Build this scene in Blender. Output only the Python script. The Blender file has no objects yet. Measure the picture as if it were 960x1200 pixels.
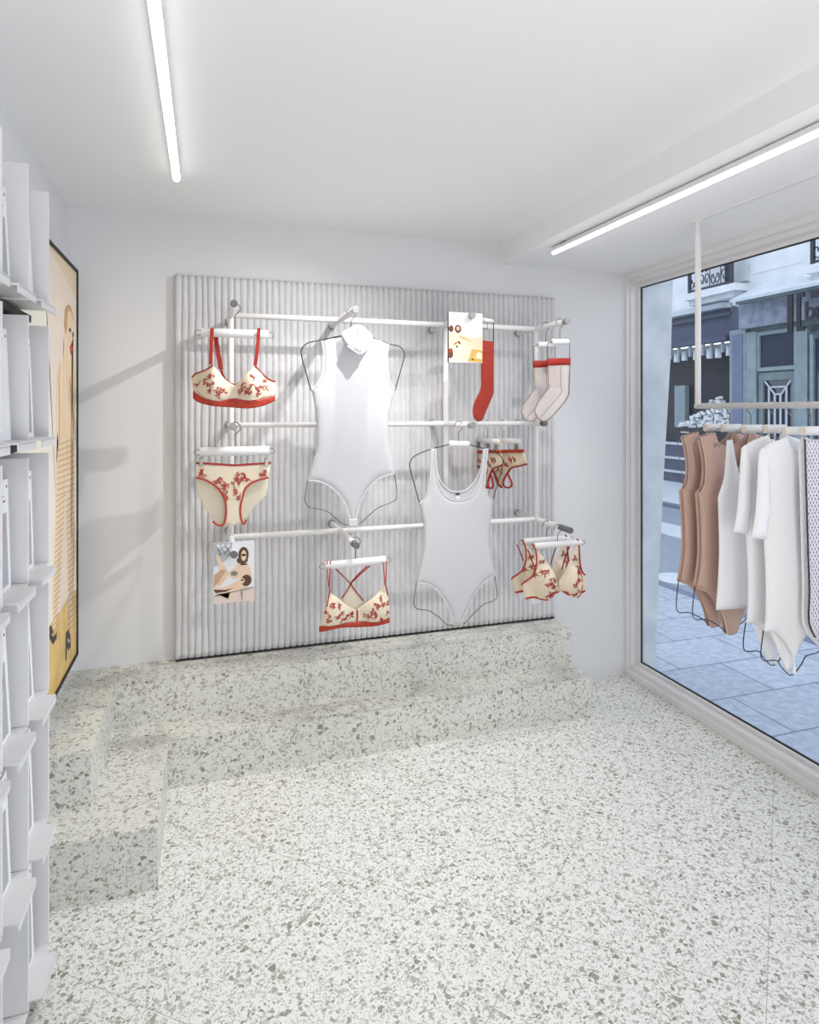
import bpy, bmesh, math, random
from mathutils import Vector, Matrix, Quaternion
from mathutils.geometry import delaunay_2d_cdt
random.seed(7)
PI = math.pi
sc = bpy.context.scene
COL = sc.collection

# ------------------------------------------------------------------ camera geometry
F, CX, CY, TH, EYE = 739.4, 480.0, 481.0, math.radians(17.865), 1.5
S, Cc = math.sin(TH), math.cos(TH)

def ray(u, v):
    x = (u - CX) / F; z = -(v - CY) / F
    return (S + x * Cc, Cc - x * S, z)
def onY(u, v, Y):
    d = ray(u, v); t = Y / d[1]; return (d[0] * t, EYE + d[2] * t)        # -> X, Z
def onX(u, v, X):
    d = ray(u, v); t = X / d[0]; return (d[1] * t, EYE + d[2] * t)        # -> Y, Z

# ------------------------------------------------------------------ materials
def principled(name, col, rough=.6, metal=0, spec=.5, **kw):
    m = bpy.data.materials.new(name); m.use_nodes = True
    b = m.node_tree.nodes['Principled BSDF']
    b.inputs['Base Color'].default_value = (*col, 1)
    b.inputs['Roughness'].default_value = rough
    b.inputs['Metallic'].default_value = metal
    b.inputs['Specular IOR Level'].default_value = spec
    for k, v in kw.items(): b.inputs[k.replace('_', ' ')].default_value = v
    return m
def N(m, t, **kw):
    n = m.node_tree.nodes.new(t)
    for k, v in kw.items(): setattr(n, k, v)
    return n
def L(m, a, b): m.node_tree.links.new(a, b)
def srgb(r, g, b):
    f = lambda c: ((c / 255 + .055) / 1.055) ** 2.4 if c > 10 else c / 255 / 12.92
    return (f(r), f(g), f(b))
def bumpy(name, col, col2=None, scale=20, rough=.7, bump=.1, dist=.002, detail=4, spec=.3, stretch=None):
    """noise mottled colour + noise bump"""
    m = principled(name, col, rough, spec=spec)
    b = m.node_tree.nodes['Principled BSDF']
    tc = N(m, 'ShaderNodeTexCoord'); no = N(m, 'ShaderNodeTexNoise')
    no.inputs['Scale'].default_value = scale; no.inputs['Detail'].default_value = detail
    src = tc.outputs['Object']
    if stretch:
        mp = N(m, 'ShaderNodeMapping'); mp.inputs['Scale'].default_value = stretch
        L(m, src, mp.inputs['Vector']); src = mp.outputs['Vector']
    L(m, src, no.inputs['Vector'])
    if col2:
        mx = N(m, 'ShaderNodeMix', data_type='RGBA'); mx.inputs['A'].default_value = (*col, 1); mx.inputs['B'].default_value = (*col2, 1)
        rm = N(m, 'ShaderNodeMapRange'); rm.inputs['From Min'].default_value = .35; rm.inputs['From Max'].default_value = .65
        L(m, no.outputs['Fac'], rm.inputs['Value']); L(m, rm.outputs['Result'], mx.inputs['Factor']); L(m, mx.outputs['Result'], b.inputs['Base Color'])
    if bump:
        bp = N(m, 'ShaderNodeBump'); bp.inputs['Strength'].default_value = bump; bp.inputs['Distance'].default_value = dist
        L(m, no.outputs['Fac'], bp.inputs['Height']); L(m, bp.outputs['Normal'], b.inputs['Normal'])
    return m

def terrazzo(name, joints, base=(232, 231, 226)):
    m = principled(name, srgb(*base), .42, spec=.35)
    nt = m.node_tree; b = nt.nodes['Principled BSDF']
    tc = N(m, 'ShaderNodeTexCoord')
    ns = N(m, 'ShaderNodeTexNoise'); ns.inputs['Scale'].default_value = 40; ns.inputs['Detail'].default_value = 2
    L(m, tc.outputs['Object'], ns.inputs['Vector'])
    sub = N(m, 'ShaderNodeVectorMath', operation='SUBTRACT'); sub.inputs[1].default_value = (.5, .5, .5)
    L(m, ns.outputs['Color'], sub.inputs[0])
    scl = N(m, 'ShaderNodeVectorMath', operation='SCALE'); scl.inputs['Scale'].default_value = .018
    L(m, sub.outputs[0], scl.inputs[0])
    add = N(m, 'ShaderNodeVectorMath', operation='ADD')
    L(m, tc.outputs['Object'], add.inputs[0]); L(m, scl.outputs[0], add.inputs[1])
    cur = None
    prev = None
    # (scale, chip share, edge width, colour ramp)
    for (sca, share, edge, cols) in ((210, .36, .06, ((186, 184, 176), (212, 211, 206))),
                                     (110, .30, .10, ((156, 153, 142), (200, 198, 190))),
                                     (72, .17, .14, ((132, 128, 112), (182, 179, 166))),
                                     (48, .15, .18, ((140, 136, 122), (188, 185, 174)))):
        ve = N(m, 'ShaderNodeTexVoronoi', feature='DISTANCE_TO_EDGE'); ve.inputs['Scale'].default_value = sca
        vc = N(m, 'ShaderNodeTexVoronoi', feature='F1'); vc.inputs['Scale'].default_value = sca
        for v in (ve, vc): L(m, add.outputs[0], v.inputs['Vector'])
        sp = N(m, 'ShaderNodeSeparateColor'); L(m, vc.outputs['Color'], sp.inputs[0])
        g1 = N(m, 'ShaderNodeMath', operation='GREATER_THAN'); g1.inputs[1].default_value = edge; L(m, ve.outputs['Distance'], g1.inputs[0])
        g2 = N(m, 'ShaderNodeMath', operation='LESS_THAN'); g2.inputs[1].default_value = share; L(m, sp.outputs[0], g2.inputs[0])
        mu = N(m, 'ShaderNodeMath', operation='MULTIPLY'); L(m, g1.outputs[0], mu.inputs[0]); L(m, g2.outputs[0], mu.inputs[1])
        cc = N(m, 'ShaderNodeMix', data_type='RGBA')
        cc.inputs['A'].default_value = (*srgb(*cols[0]), 1); cc.inputs['B'].default_value = (*srgb(*cols[1]), 1)
        L(m, sp.outputs[1], cc.inputs['Factor'])
        mx = N(m, 'ShaderNodeMix', data_type='RGBA'); L(m, mu.outputs[0], mx.inputs['Factor'])
        if prev is None: mx.inputs['A'].default_value = (*srgb(*base), 1)
        else: L(m, prev, mx.inputs['A'])
        L(m, cc.outputs['Result'], mx.inputs['B']); prev = mx.outputs['Result']
    if joints:
        for (nx, ny, c0, per) in joints:
            d = N(m, 'ShaderNodeVectorMath', operation='DOT_PRODUCT'); d.inputs[1].default_value = (nx, ny, 0)
            L(m, tc.outputs['Object'], d.inputs[0])
            s1 = N(m, 'ShaderNodeMath', operation='SUBTRACT'); s1.inputs[1].default_value = c0 - .0011; L(m, d.outputs['Value'], s1.inputs[0])
            fm = N(m, 'ShaderNodeMath', operation='FLOORED_MODULO'); fm.inputs[1].default_value = per; L(m, s1.outputs[0], fm.inputs[0])
            lt = N(m, 'ShaderNodeMath', operation='LESS_THAN'); lt.inputs[1].default_value = .0022; L(m, fm.outputs[0], lt.inputs[0])
            ml = N(m, 'ShaderNodeMath', operation='MULTIPLY'); ml.inputs[1].default_value = .55; L(m, lt.outputs[0], ml.inputs[0])
            mx = N(m, 'ShaderNodeMix', data_type='RGBA'); L(m, ml.outputs[0], mx.inputs['Factor']); L(m, prev, mx.inputs['A'])
            mx.inputs['B'].default_value = (*srgb(120, 118, 110), 1); prev = mx.outputs['Result']
    L(m, prev, b.inputs['Base Color'])
    return m

def alpha_mesh(name, col, alpha, rough=.7, weave=None):
    """sheer cloth: mixes with a transparent shader, optional net pattern"""
    m = principled(name, col, rough, spec=.2)
    nt = m.node_tree; b = nt.nodes['Principled BSDF']; out = nt.nodes['Material Output']
    tr = N(m, 'ShaderNodeBsdfTransparent'); mx = N(m, 'ShaderNodeMixShader')
    L(m, tr.outputs[0], mx.inputs[1]); L(m, b.outputs[0], mx.inputs[2]); L(m, mx.outputs[0], out.inputs['Surface'])
    mx.inputs[0].default_value = alpha
    return m

WHITE_WALL = bumpy('wall_plaster', srgb(219, 219, 220), None, 30, .65, .05, .001)
CEIL = bumpy('ceiling_paint', srgb(238, 238, 238), None, 25, .8, .04, .001)
FRAME_W = principled('window_frame_paint', srgb(222, 220, 220), .35)
STONE_F = principled('outer_frame_grey', srgb(150, 160, 170), .7)
BLACK = principled('black_gasket', srgb(20, 20, 24), .6)
FLOOR_M = terrazzo('terrazzo_tiles', [(.62, .785, 1.844, .589), (.66, -.7515, .905 * .66 - 1.635 * .7515, .589)])
STEP_M = terrazzo('terrazzo_blocks', None, (218, 217, 209))
PLASTER = bumpy('ribbed_plaster', srgb(209, 208, 209), srgb(204, 203, 204), 30, .75, .2, .001, 6)
TUBE_W = principled('white_enamel', srgb(226, 224, 223), .4)
METAL = principled('steel_wire', srgb(118, 112, 102), .35, .5)
DARKWIRE = principled('dark_coated_wire', srgb(58, 57, 56), .4, .6)
CAPM = principled('brushed_steel_cap', srgb(150, 150, 152), .5, .4)
CAPD = principled('grey_rubber_cap', srgb(105, 105, 108), .6)
CREAM = bumpy('cream_tulle', srgb(226, 213, 190), srgb(220, 205, 180), 300, .8, .1, .0005)
CREAM2 = alpha_mesh('sheer_cream_tulle', srgb(230, 219, 198), .72)
RED = principled('red_elastic', srgb(160, 42, 32), .55, spec=.3)
REDSOCK = bumpy('red_sock_knit', srgb(166, 58, 42), srgb(150, 48, 36), 400, .8, .2, .0005)
ORANGE = bumpy('orange_red_band', srgb(178, 62, 40), srgb(164, 52, 36), 60, .55, .05, .0005)
STITCH = principled('red_embroidery_thread', srgb(168, 46, 36), .6)
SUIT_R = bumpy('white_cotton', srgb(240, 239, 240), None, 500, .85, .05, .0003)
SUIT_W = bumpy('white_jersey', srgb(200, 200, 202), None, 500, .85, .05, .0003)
SUIT_TAN = bumpy('nude_jersey', srgb(194, 163, 149), srgb(188, 156, 143), 8, .55, .04, .0003)
TAN_TRIM = principled('nude_trim', srgb(214, 184, 164), .6)
CAPC = principled('cream_end_cap', srgb(226, 218, 204), .6)
SUIT_TRIM = principled('white_jersey_trim', srgb(210, 209, 210), .7)
WHITE_TRIM = principled('white_rib_trim', srgb(246, 245, 244), .7)
SHEER = alpha_mesh('sheer_sock_mesh', srgb(222, 212, 210), .52)
SOCKEDGE = principled('sock_edge_thread', srgb(150, 128, 100), .7)
CHROME = principled('clip_metal', srgb(140, 138, 130), .35, .7)
RACKW = principled('rack_white_lacquer', srgb(218, 217, 217), .4)
PAPER = principled('pack_paper', srgb(232, 232, 236), .5)
INK = principled('pack_print_dark', srgb(70, 70, 78), .5)
SKINP = principled('pack_print_leg', srgb(178, 150, 142), .5)

def emit(name, col, st):
    m = bpy.data.materials.new(name); m.use_nodes = True; nt = m.node_tree; nt.nodes.clear()
    e = nt.nodes.new('ShaderNodeEmission'); e.inputs[0].default_value = (*col, 1); e.inputs[1].default_value = st
    o = nt.nodes.new('ShaderNodeOutputMaterial'); nt.links.new(e.outputs[0], o.inputs[0]); return m
LED = emit('led_tube_light', (1, .985, .97), 4.0)
LED2 = emit('led_tube_light_bright', (1, .985, .97), 9.0)

# ------------------------------------------------------------------ object helpers
def link(name, me, mat, parent=None, smooth=False, loc=None):
    o = bpy.data.objects.new(name, me); COL.objects.link(o)
    if mat is not None: me.materials.append(mat)
    if parent is not None: o.parent = parent
    if smooth:
        me.shade_smooth()
    if loc is not None: o.location = loc
    return o
def mk(name, bm, mat, parent=None, smooth=False, org=None):
    if org is not None:
        bmesh.ops.translate(bm, vec=-Vector(org), verts=bm.verts)
    bmesh.ops.recalc_face_normals(bm, faces=bm.faces)
    me = bpy.data.meshes.new(name); bm.to_mesh(me); bm.free()
    loc = None
    if parent is None and org is not None: loc = org
    return link(name, me, mat, parent, smooth, loc)
def tag(o, label=None, cat=None, group=None, kind=None):
    if label: o['label'] = label
    if cat: o['category'] = cat
    if group: o['group'] = group
    if kind: o['kind'] = kind
    return o
def empty(name, loc, label, cat, group=None, rz=0):
    o = bpy.data.objects.new(name, None); COL.objects.link(o); o.location = loc; o.rotation_euler = (0, 0, rz)
    o.empty_display_size = .05
    return tag(o, label, cat, group)
def copy_tree(o, parent=None):
    c = o.copy(); COL.objects.link(c)
    if parent: c.parent = parent
    for ch in list(o.children): copy_tree(ch, c)
    return c
def box(bm, x0, x1, y0, y1, z0, z1, bev=0):
    x0, x1 = sorted((x0, x1)); y0, y1 = sorted((y0, y1)); z0, z1 = sorted((z0, z1))
    g = bmesh.ops.create_cube(bm, size=1, matrix=Matrix.Translation(((x0 + x1) / 2, (y0 + y1) / 2, (z0 + z1) / 2)) @ Matrix.Diagonal((x1 - x0, y1 - y0, z1 - z0, 1)))
    if bev:
        es = list({e for v in g['verts'] for e in v.link_edges})
        bmesh.ops.bevel(bm, geom=es, offset=bev, segments=2, affect='EDGES', profile=.5)
    return bm
def nb(): return bmesh.new()
def bx(name, x0, x1, y0, y1, z0, z1, mat, parent=None, bev=0, org=None):
    if parent is not None and org is None: org = parent.location if parent.type == 'EMPTY' else None
    return mk(name, box(nb(), x0, x1, y0, y1, z0, z1, bev), mat, parent, False, org)
def tube(bm, pts, r, seg=10, closed=False, flat=None):
    """sweep a round (or flat ribbon: (w, t, facing)) section along pts"""
    pts = [Vector(p) for p in pts]; n = len(pts); rings = []
    up = None
    for i, p in enumerate(pts):
        if closed: d = pts[(i + 1) % n] - pts[i - 1]
        else: d = pts[min(i + 1, n - 1)] - pts[max(i - 1, 0)]
        if d.length < 1e-9: d = Vector((0, 0, 1))
        d.normalize()
        if flat is not None:
            fa = Vector(flat[2]); a = fa.cross(d)
            if a.length < 1e-6: a = Vector((0, 0, 1)).cross(d)
            a.normalize(); b_ = d.cross(a).normalized()
            sec = [a * flat[0] + b_ * flat[1], -a * flat[0] + b_ * flat[1], -a * flat[0] - b_ * flat[1], a * flat[0] - b_ * flat[1]]
            rings.append([bm.verts.new(p + s) for s in sec])
        else:
            if up is None:
                up = Vector((0, 0, 1)) if abs(d.z) < .9 else Vector((1, 0, 0))
            a = up - d * up.dot(d)
            if a.length < 1e-6: a = Vector((0, 1, 0)) - d * d.y
            a.normalize(); up = a; b_ = d.cross(a)
            rr = r[i] if isinstance(r, (list, tuple)) else r
            rings.append([bm.verts.new(p + (a * math.cos(2 * PI * k / seg) + b_ * math.sin(2 * PI * k / seg)) * rr) for k in range(seg)])
    m = len(rings[0])
    for i in range(n if closed else n - 1):
        A, B = rings[i], rings[(i + 1) % n]
        for k in range(m):
            bm.faces.new((A[k], A[(k + 1) % m], B[(k + 1) % m], B[k]))
    if not closed:
        bm.faces.new(rings[0]); bm.faces.new(list(reversed(rings[-1])))
    return bm
def cyl(name, a, b, r, mat, parent=None, seg=20, org=None, bev=.001):
    a, b = Vector(a), Vector(b); d = (b - a).normalized()
    bm = tube(nb(), [a, a + d * bev, b - d * bev, b], [r - bev, r, r, r - bev], seg)
    if parent is not None and org is None: org = parent.location
    o = mk(name, bm, mat, parent, True, org)
    for p in o.data.polygons:
        if len(p.vertices) > 4: p.use_smooth = False
    return o
def cr(pts, n=6, closed=False):
    """catmull-rom resample"""
    P = [Vector(p) for p in pts]; out = []
    m = len(P)
    for i in range(m if closed else m - 1):
        p0 = P[i - 1] if (i > 0 or closed) else P[0]; p1 = P[i]; p2 = P[(i + 1) % m]
        p3 = P[(i + 2) % m] if (closed or i + 2 < m) else P[-1]
        for k in range(n):
            t = k / n
            out.append(.5 * ((2 * p1) + (-p0 + p2) * t + (2 * p0 - 5 * p1 + 4 * p2 - p3) * t * t + (-p0 + 3 * p1 - 3 * p2 + p3) * t ** 3))
    if not closed: out.append(P[-1])
    return out
def chain(*segs):
    """join smooth px segments sharing end points -> closed outline"""
    out = []
    for s in segs:
        q = cr(s, 5) if len(s) > 2 else [Vector(p) for p in s]
        if out and (out[-1] - q[0]).length < .3: q = q[1:]
        out += q
    if (out[0] - out[-1]).length < .3: out.pop()
    return out
def pip(x, z, poly):
    c = False; j = len(poly) - 1
    for i in range(len(poly)):
        xi, zi = poly[i]; xj, zj = poly[j]
        if (zi > z) != (zj > z) and x < (xj - xi) * (z - zi) / (zj - zi) + xi: c = not c
        j = i
    return c
def segd(x, z, poly):
    best = 9
    j = len(poly) - 1
    for i in range(len(poly)):
        ax, az = poly[j]; bx_, bz = poly[i]; dx, dz = bx_ - ax, bz - az; l2 = dx * dx + dz * dz
        t = 0 if l2 == 0 else max(0, min(1, ((x - ax) * dx + (z - az) * dz) / l2))
        d = math.hypot(x - ax - dx * t, z - az - dz * t)
        if d < best: best = d
        j = i
    return best
def cloth_bm(outline, depth=lambda x, z: 0, puff=.004, rnd=.03, res=.012, thin=.0008, back=1.0):
    """outline: list of (x, z). A closed garment body: a puffed front and a back meeting at the rim."""
    pl = [(p[0], p[1]) for p in outline]
    # drop near duplicates
    q = []
    for p in pl:
        if not q or math.hypot(p[0] - q[-1][0], p[1] - q[-1][1]) > .0008: q.append(p)
    pl = q
    verts = [Vector(p) for p in pl]; nbd = len(verts)
    xs = [p[0] for p in pl]; zs = [p[1] for p in pl]
    x = min(xs) + res / 2
    while x < max(xs):
        z = min(zs) + res / 2
        while z < max(zs):
            if pip(x, z, pl) and segd(x, z, pl) > res * .45: verts.append(Vector((x, z)))
            z += res
        x += res
    V, E, Fc, _, _, _ = delaunay_2d_cdt(verts, [], [list(range(nbd))], 1, 1e-6)
    bm = nb(); fr = []; bk = []
    for v in V:
        d = segd(v.x, v.y, pl); t = 1 - min(d / rnd, 1)
        o = thin + puff * math.sqrt(max(0, 1 - t * t)); y = depth(v.x, v.y)
        fr.append(bm.verts.new((v.x, y - o, v.y))); bk.append(bm.verts.new((v.x, y + o * back, v.y)))
    cnt = {}
    for f in Fc:
        bm.faces.new([fr[i] for i in f]); bm.faces.new([bk[i] for i in reversed(f)])
        for i in range(len(f)):
            a, b = f[i], f[(i + 1) % len(f)]
            cnt[(min(a, b), max(a, b))] = cnt.get((min(a, b), max(a, b)), 0) + 1
    for (a, b), c in cnt.items():
        if c == 1: bm.faces.new((fr[a], fr[b], bk[b], bk[a]))
    return bm
def cloth(name, outline, mat, root, depth=lambda x, z: 0, **kw):
    """outline in world (x,z); depth in world y"""
    bm = cloth_bm(outline, depth, **kw)
    o = mk(name, bm, mat, root, True, root.location)
    return o
def strip(name, pts, mat, root, depth, w=.003, t=.0012, off=.002, smooth=True):
    """ribbon of half width w following (x,z) points on depth surface"""
    bm = tube(nb(), [(p[0], depth(p[0], p[1]) - off, p[1]) for p in pts], 0, flat=(w, t, (0, -1, 0)))
    return mk(name, bm, mat, root, False, root.location)
def wire(name, pts, mat, root, r=.0015, seg=6):
    bm = tube(nb(), pts, r, seg)
    return mk(name, bm, mat, root, True, root.location)

def PW(px, Y):  return [onY(p[0], p[1], Y) for p in px]
def rescale(pts, ox, oy, s): return [(ox + x / s, oy + y / s) for x, y in pts]

# ------------------------------------------------------------------ ROOM
XL, XR, YB, ZC, ZS, XS = -.567, 2.262, 3.03, 2.378, 2.275, 1.473
YF = -2.6
def structure(o): return tag(o, kind='structure')
structure(bx('floor', XL - .1, 2.40, YF, YB + .1, -.08, 0, FLOOR_M))
structure(bx('wall_back', XL - .1, 2.262, YB, YB + .12, 0, ZC + .1, WHITE_WALL))
structure(bx('wall_left', XL - .12, XL, YF, YB, 0, ZC + .1, WHITE_WALL))
structure(bx('wall_front', XL - .12, 2.40, YF - .12, YF, 0, ZC + .1, WHITE_WALL))
structure(bx('ceiling', XL - .12, XS + .001, YF, YB + .1, ZC, ZC + .1, CEIL))
structure(bx('trim_1', XS, 2.42, YF, YB + .1, ZS, ZC + .1, CEIL))       # lowered soffit over the window
structure(bx('wall_right', 2.262, 2.40, YF, -1.5, 0, ZS, WHITE_WALL))
# right-hand end of the back wall past the window frame
structure(bx('trim_2', 2.262, 2.40, YB - .002, YB + .12, 0, ZC, WHITE_WALL))
# the window: stepped frame, black gasket, glass
wy0, wy1 = -1.5, 3.028
bm = nb()
def ring(bm, x0, x1, y0, y1, z0, z1, t, bt, tt, bev=.003):
    box(bm, x0, x1, y0, y1, z0, z0 + bt, bev); box(bm, x0, x1, y0, y1, z1 - tt, z1, bev)
    box(bm, x0, x1, y1 - t, y1, z0 + bt, z1 - tt, 0); box(bm, x0, x1, y0, y0 + t, z0 + bt, z1 - tt, 0)
WIN = tag(bpy.data.objects.new('window_1', None), kind='structure'); COL.objects.link(WIN); WIN.location = (2.3, .8, 0)
ring(bm, 2.262, 2.29, wy0, wy1, 0, ZS, .008, .036, .034)
ring(bm, 2.288, 2.33, wy0, wy1, 0, ZS, .014, .058, .058)
ring(bm, 2.33, 2.346, wy0, wy1, 0, ZS, .026, .072, .078)
mk('window_frame', bm, FRAME_W, WIN, False, WIN.location)
bm = nb(); ring(bm, 2.346, 2.352, wy0, wy1, .0, ZS, .033, .077, .083, 0)
mk('gasket', bm, BLACK, WIN, False, WIN.location)
bm = nb(); ring(bm, 2.357, 2.39, wy0, wy1, .0, ZS, .006, .03, .03, 0)
mk('outer_frame', bm, STONE_F, WIN, False, WIN.location)
GLASS = principled('window_glass', (1, 1, 1), 0, spec=.5)
nt = GLASS.node_tree; nt.nodes.clear()
g_ = nt.nodes.new('ShaderNodeBsdfTransparent'); g_.inputs[0].default_value = (.97, .985, 1, 1); gl = nt.nodes.new('ShaderNodeBsdfGlossy'); gl.inputs['Roughness'].default_value = .01
fr = nt.nodes.new('ShaderNodeFresnel'); fr.inputs[0].default_value = 1.2; mxs = nt.nodes.new('ShaderNodeMixShader'); o_ = nt.nodes.new('ShaderNodeOutputMaterial')
nt.links.new(fr.outputs[0], mxs.inputs[0]); nt.links.new(g_.outputs[0], mxs.inputs[1]); nt.links.new(gl.outputs[0], mxs.inputs[2]); nt.links.new(mxs.outputs[0], o_.inputs[0])
bm = nb(); vs = [bm.verts.new(p) for p in ((2.354, wy0 + .03, .07), (2.354, wy1 - .03, .07), (2.354, wy1 - .03, ZS - .08), (2.354, wy0 + .03, ZS - .08))]; bm.faces.new(vs)
mk('pane', bm, GLASS, WIN, False, WIN.location)

# ------------------------------------------------------------------ terrazzo steps (two tiers, each an L round the corner)
def lprism(name, pts, z0, z1, mat):
    bm = nb(); b = [bm.verts.new((x, y, z0)) for x, y in pts]; t = [bm.verts.new((x, y, z1)) for x, y in pts]
    bm.faces.new(list(reversed(b))); bm.faces.new(t)
    n = len(pts)
    for i in range(n): bm.faces.new((b[i], b[(i + 1) % n], t[(i + 1) % n], t[i]))
    bmesh.ops.bevel(bm, geom=[e for e in bm.edges if abs(e.verts[0].co.z - z1) < 1e-5 and abs(e.verts[1].co.z - z1) < 1e-5], offset=.0025, segments=2, affect='EDGES')
    return mk(name, bm, mat)
e_ = .0005
s1 = lprism('terrazzo_step', [(XL, 2.124), (-.144, 2.124), (-.144, 2.667), (1.791, 2.667), (1.791, YB - e_), (XL, YB - e_)], 0, .1955, STEP_M)
tag(s1, 'lower L-shaped terrazzo step running along the back wall', 'step')
s2 = lprism('terrazzo_step', [(XL, 2.294), (-.361, 2.294), (-.361, 2.832), (1.791, 2.832), (1.791, YB - e_), (XL, YB - e_)], .1955, .378, STEP_M)
tag(s2, 'upper terrazzo step directly under the ribbed wall panel', 'step')

# ------------------------------------------------------------------ ribbed plaster panel
px0, px1, pz0, pz1, pyf = -.133, 1.792, .392, 2.106, 2.988
bm = nb(); nr = 68; per = (px1 - px0) / nr; sub = 8; nz = 70
rn = random.Random(3); ph = [rn.uniform(0, 6.3) for _ in range(nr + 1)]; am = [rn.uniform(.5, 1.3) for _ in range(nr + 1)]
grid = []
for j in range(nz + 1):
    z = pz0 + (pz1 - pz0) * j / nz; row = []
    for i in range(nr * sub + 1):
        t = i / sub; k = min(int(t), nr - 1); f = t - k
        wob = lambda q: (.0022 * am[q] * math.sin(z * 5.1 + ph[q]) + .0012 * math.sin(z * 17 + ph[q] * 3)) if 0 < q < nr else 0
        x = px0 + (k + f) * per + wob(k) * (1 - f) + wob(k + 1) * f
        h = abs(math.sin(PI * f)) ** .42
        y = pyf + .0110 * (1 - h) + .0012 * math.sin(z * 40 + ph[k] * 5)
        row.append(bm.verts.new((x, y, z)))
    grid.append(row)
for j in range(nz):
    for i in range(nr * sub): bm.faces.new((grid[j][i], grid[j][i + 1], grid[j + 1][i + 1], grid[j + 1][i]))
# side, top, bottom and back
yb = YB - .001
def skirt(vs):
    nbk = [bm.verts.new((v.co.x, yb, v.co.z)) for v in vs]
    for i in range(len(vs) - 1): bm.faces.new((vs[i], vs[i + 1], nbk[i + 1], nbk[i]))
skirt(grid[0]); skirt(grid[-1]); skirt([r[0] for r in grid]); skirt([r[-1] for r in grid])
pn = mk('wall_panel', bm, PLASTER, None, False, ((px0 + px1) / 2, yb, pz0)); pn.data.shade_smooth()
tag(pn, 'large white vertically ribbed plaster panel on the back wall above the steps', 'wall panel')
bk = bx('shade_gap_strip', px0 + .004, px1 - .004, pyf + .012, YB - .002, .379, .394, BLACK, pn, 0, pn.location)  # dark strip standing in for the shade in the gap under the panel

# ------------------------------------------------------------------ tube lights
def lamp(name, x, y0, y1, ztop, hw, hh, r, label, gap=0, hx=0, led=LED):
    root = empty(name, (x, y1, ztop), label, 'ceiling light', 'LED tube lights on the ceiling')
    bx('housing', x - hw + hx, x + hw + hx, y0, y1 - .001, ztop - gap - hh, ztop - gap, TUBE_W, root, .002)
    if gap:
        for yy in (y0 + .1, (y0 + y1) / 2, y1 - .1): bx('mounting_clip', x + hx - .008, x + hx + .008, yy - .02, yy + .02, ztop - gap, ztop, BLACK, root)
    cyl('led_tube', (x, y0, ztop - gap - hh - r * .35), (x, y1, ztop - gap - hh - r * .35), r, led, root, 16, None, .004)
    return root
lamp('tube_light', -.104, -2.2, 2.475, ZC + .0005, .0145, .020, .0135, 'glowing LED tube light on the main ceiling above the left steps')
lamp('tube_light', 1.567, -2.2, 2.64, ZS, .016, .018, .0088, 'glowing LED tube light under the lowered ceiling beside the window', .007, 0, LED2)

# ------------------------------------------------------------------ wall rack: posts, rails, pegs
YRK = 2.79; ZT, ZM, ZB = 1.905, 1.437, .960
PX = (.10, 1.08, 1.56)
rack = empty('wall_rack', (.83, 3.0, .9), 'white tubular garment rack with rails and pegs fixed to the ribbed panel', 'rack')
for x in PX: cyl('post', (x, YRK, ZB - (.04 if x < .5 else 0)), (x, YRK, ZT + .0), .0125, TUBE_W, rack)
for z in (ZT, ZM, ZB):
    cyl('rail', (PX[0], YRK, z), (PX[2], YRK, z), .0125 if z != ZM else .0115, TUBE_W, rack)
pegs = []
def peg(x, z, tip, capm, cl=.02, y0=2.992, r=.0135):
    p = cyl('peg', (x, tip + cl, z), (x, y0, z), r, TUBE_W, rack)
    c = cyl('end_cap', (x, tip, z), (x, tip + cl, z), r + .0006, capm, p, 20, rack.location)
    fl = cyl('mount_flange', (x, y0 - .012, z), (x, y0 + .004, z), .018, CAPM, p, 20, rack.location)
for (x, z, tip, m_, cl) in ((.10, ZT, 2.475, CAPD, .012), (.571, ZT, 2.475, CAPM, .012), (1.08, ZT, 2.47, CAPM, .02), (1.56, ZT, 2.50, CAPM, .03),
                          (.10, ZM, 2.49, CAPM, .012), (1.08, ZM, 2.47, CAPM, .03), (1.56, ZM, 2.70, CAPD, .03),
                          (.571, ZB, 2.46, CAPD, .05), (1.56, ZB, 2.475, CAPD, .09), (.10, ZB - .005, 2.47, CAPD, .012)):
    peg(x, z, tip, m_, cl)

# ------------------------------------------------------------------ hangers
def hook_pts(x, y, ztube, zrail, rr, top_gap=.001, side=1, plane='x'):
    """question-mark hook over a round bar at (x or y, zrail) of radius rr, down to ztube"""
    R_ = .0195; c0 = rr + .0025 - R_; pts = []
    for k in range(13):
        a = math.radians(195 - k * (195 + 40) / 12)
        pts.append((math.cos(a) * R_ * side, c0 + math.sin(a) * R_))
    lz = pts[-1][1]; pts.append((pts[-1][0] * .25, lz - .012)); pts.append((0, lz - .020)); pts.append((0, ztube - zrail + .0))
    out = []
    for a, z in pts:
        out.append((x + a, y, zrail + z) if plane == 'x' else (x, y + a, zrail + z))
    return out
def tube_hanger(root, x, y, z, half, r, zrail, rr, tilt=0, loops=True, clips=None, side=1, capm=None):
    """white padded tube hanger along X with hook over a bar running along Y. Returns tube object."""
    h = empty_child = None
    a = (x - half, y, z + tilt); b = (x + half, y, z - tilt)
    t = cyl('hanger_tube', a, b, r, TUBE_W, root, 24)
    wire('hanger_hook', cr(hook_pts(x, y, z + r * .6, zrail, rr, side=side), 3), METAL, root, .0021)
    if loops:
        for sgn, e in ((-1, a), (1, b)):
            pts = [(e[0] + sgn * (.009 + math.cos(q) * .014), y - .002, e[2] - .002 + math.sin(q) * .011) for q in [i * PI / 6 for i in range(12)]]
            mk('end_loop', tube(nb(), pts, .0013, 6, True), METAL, root, True, root.location)
    return t
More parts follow.
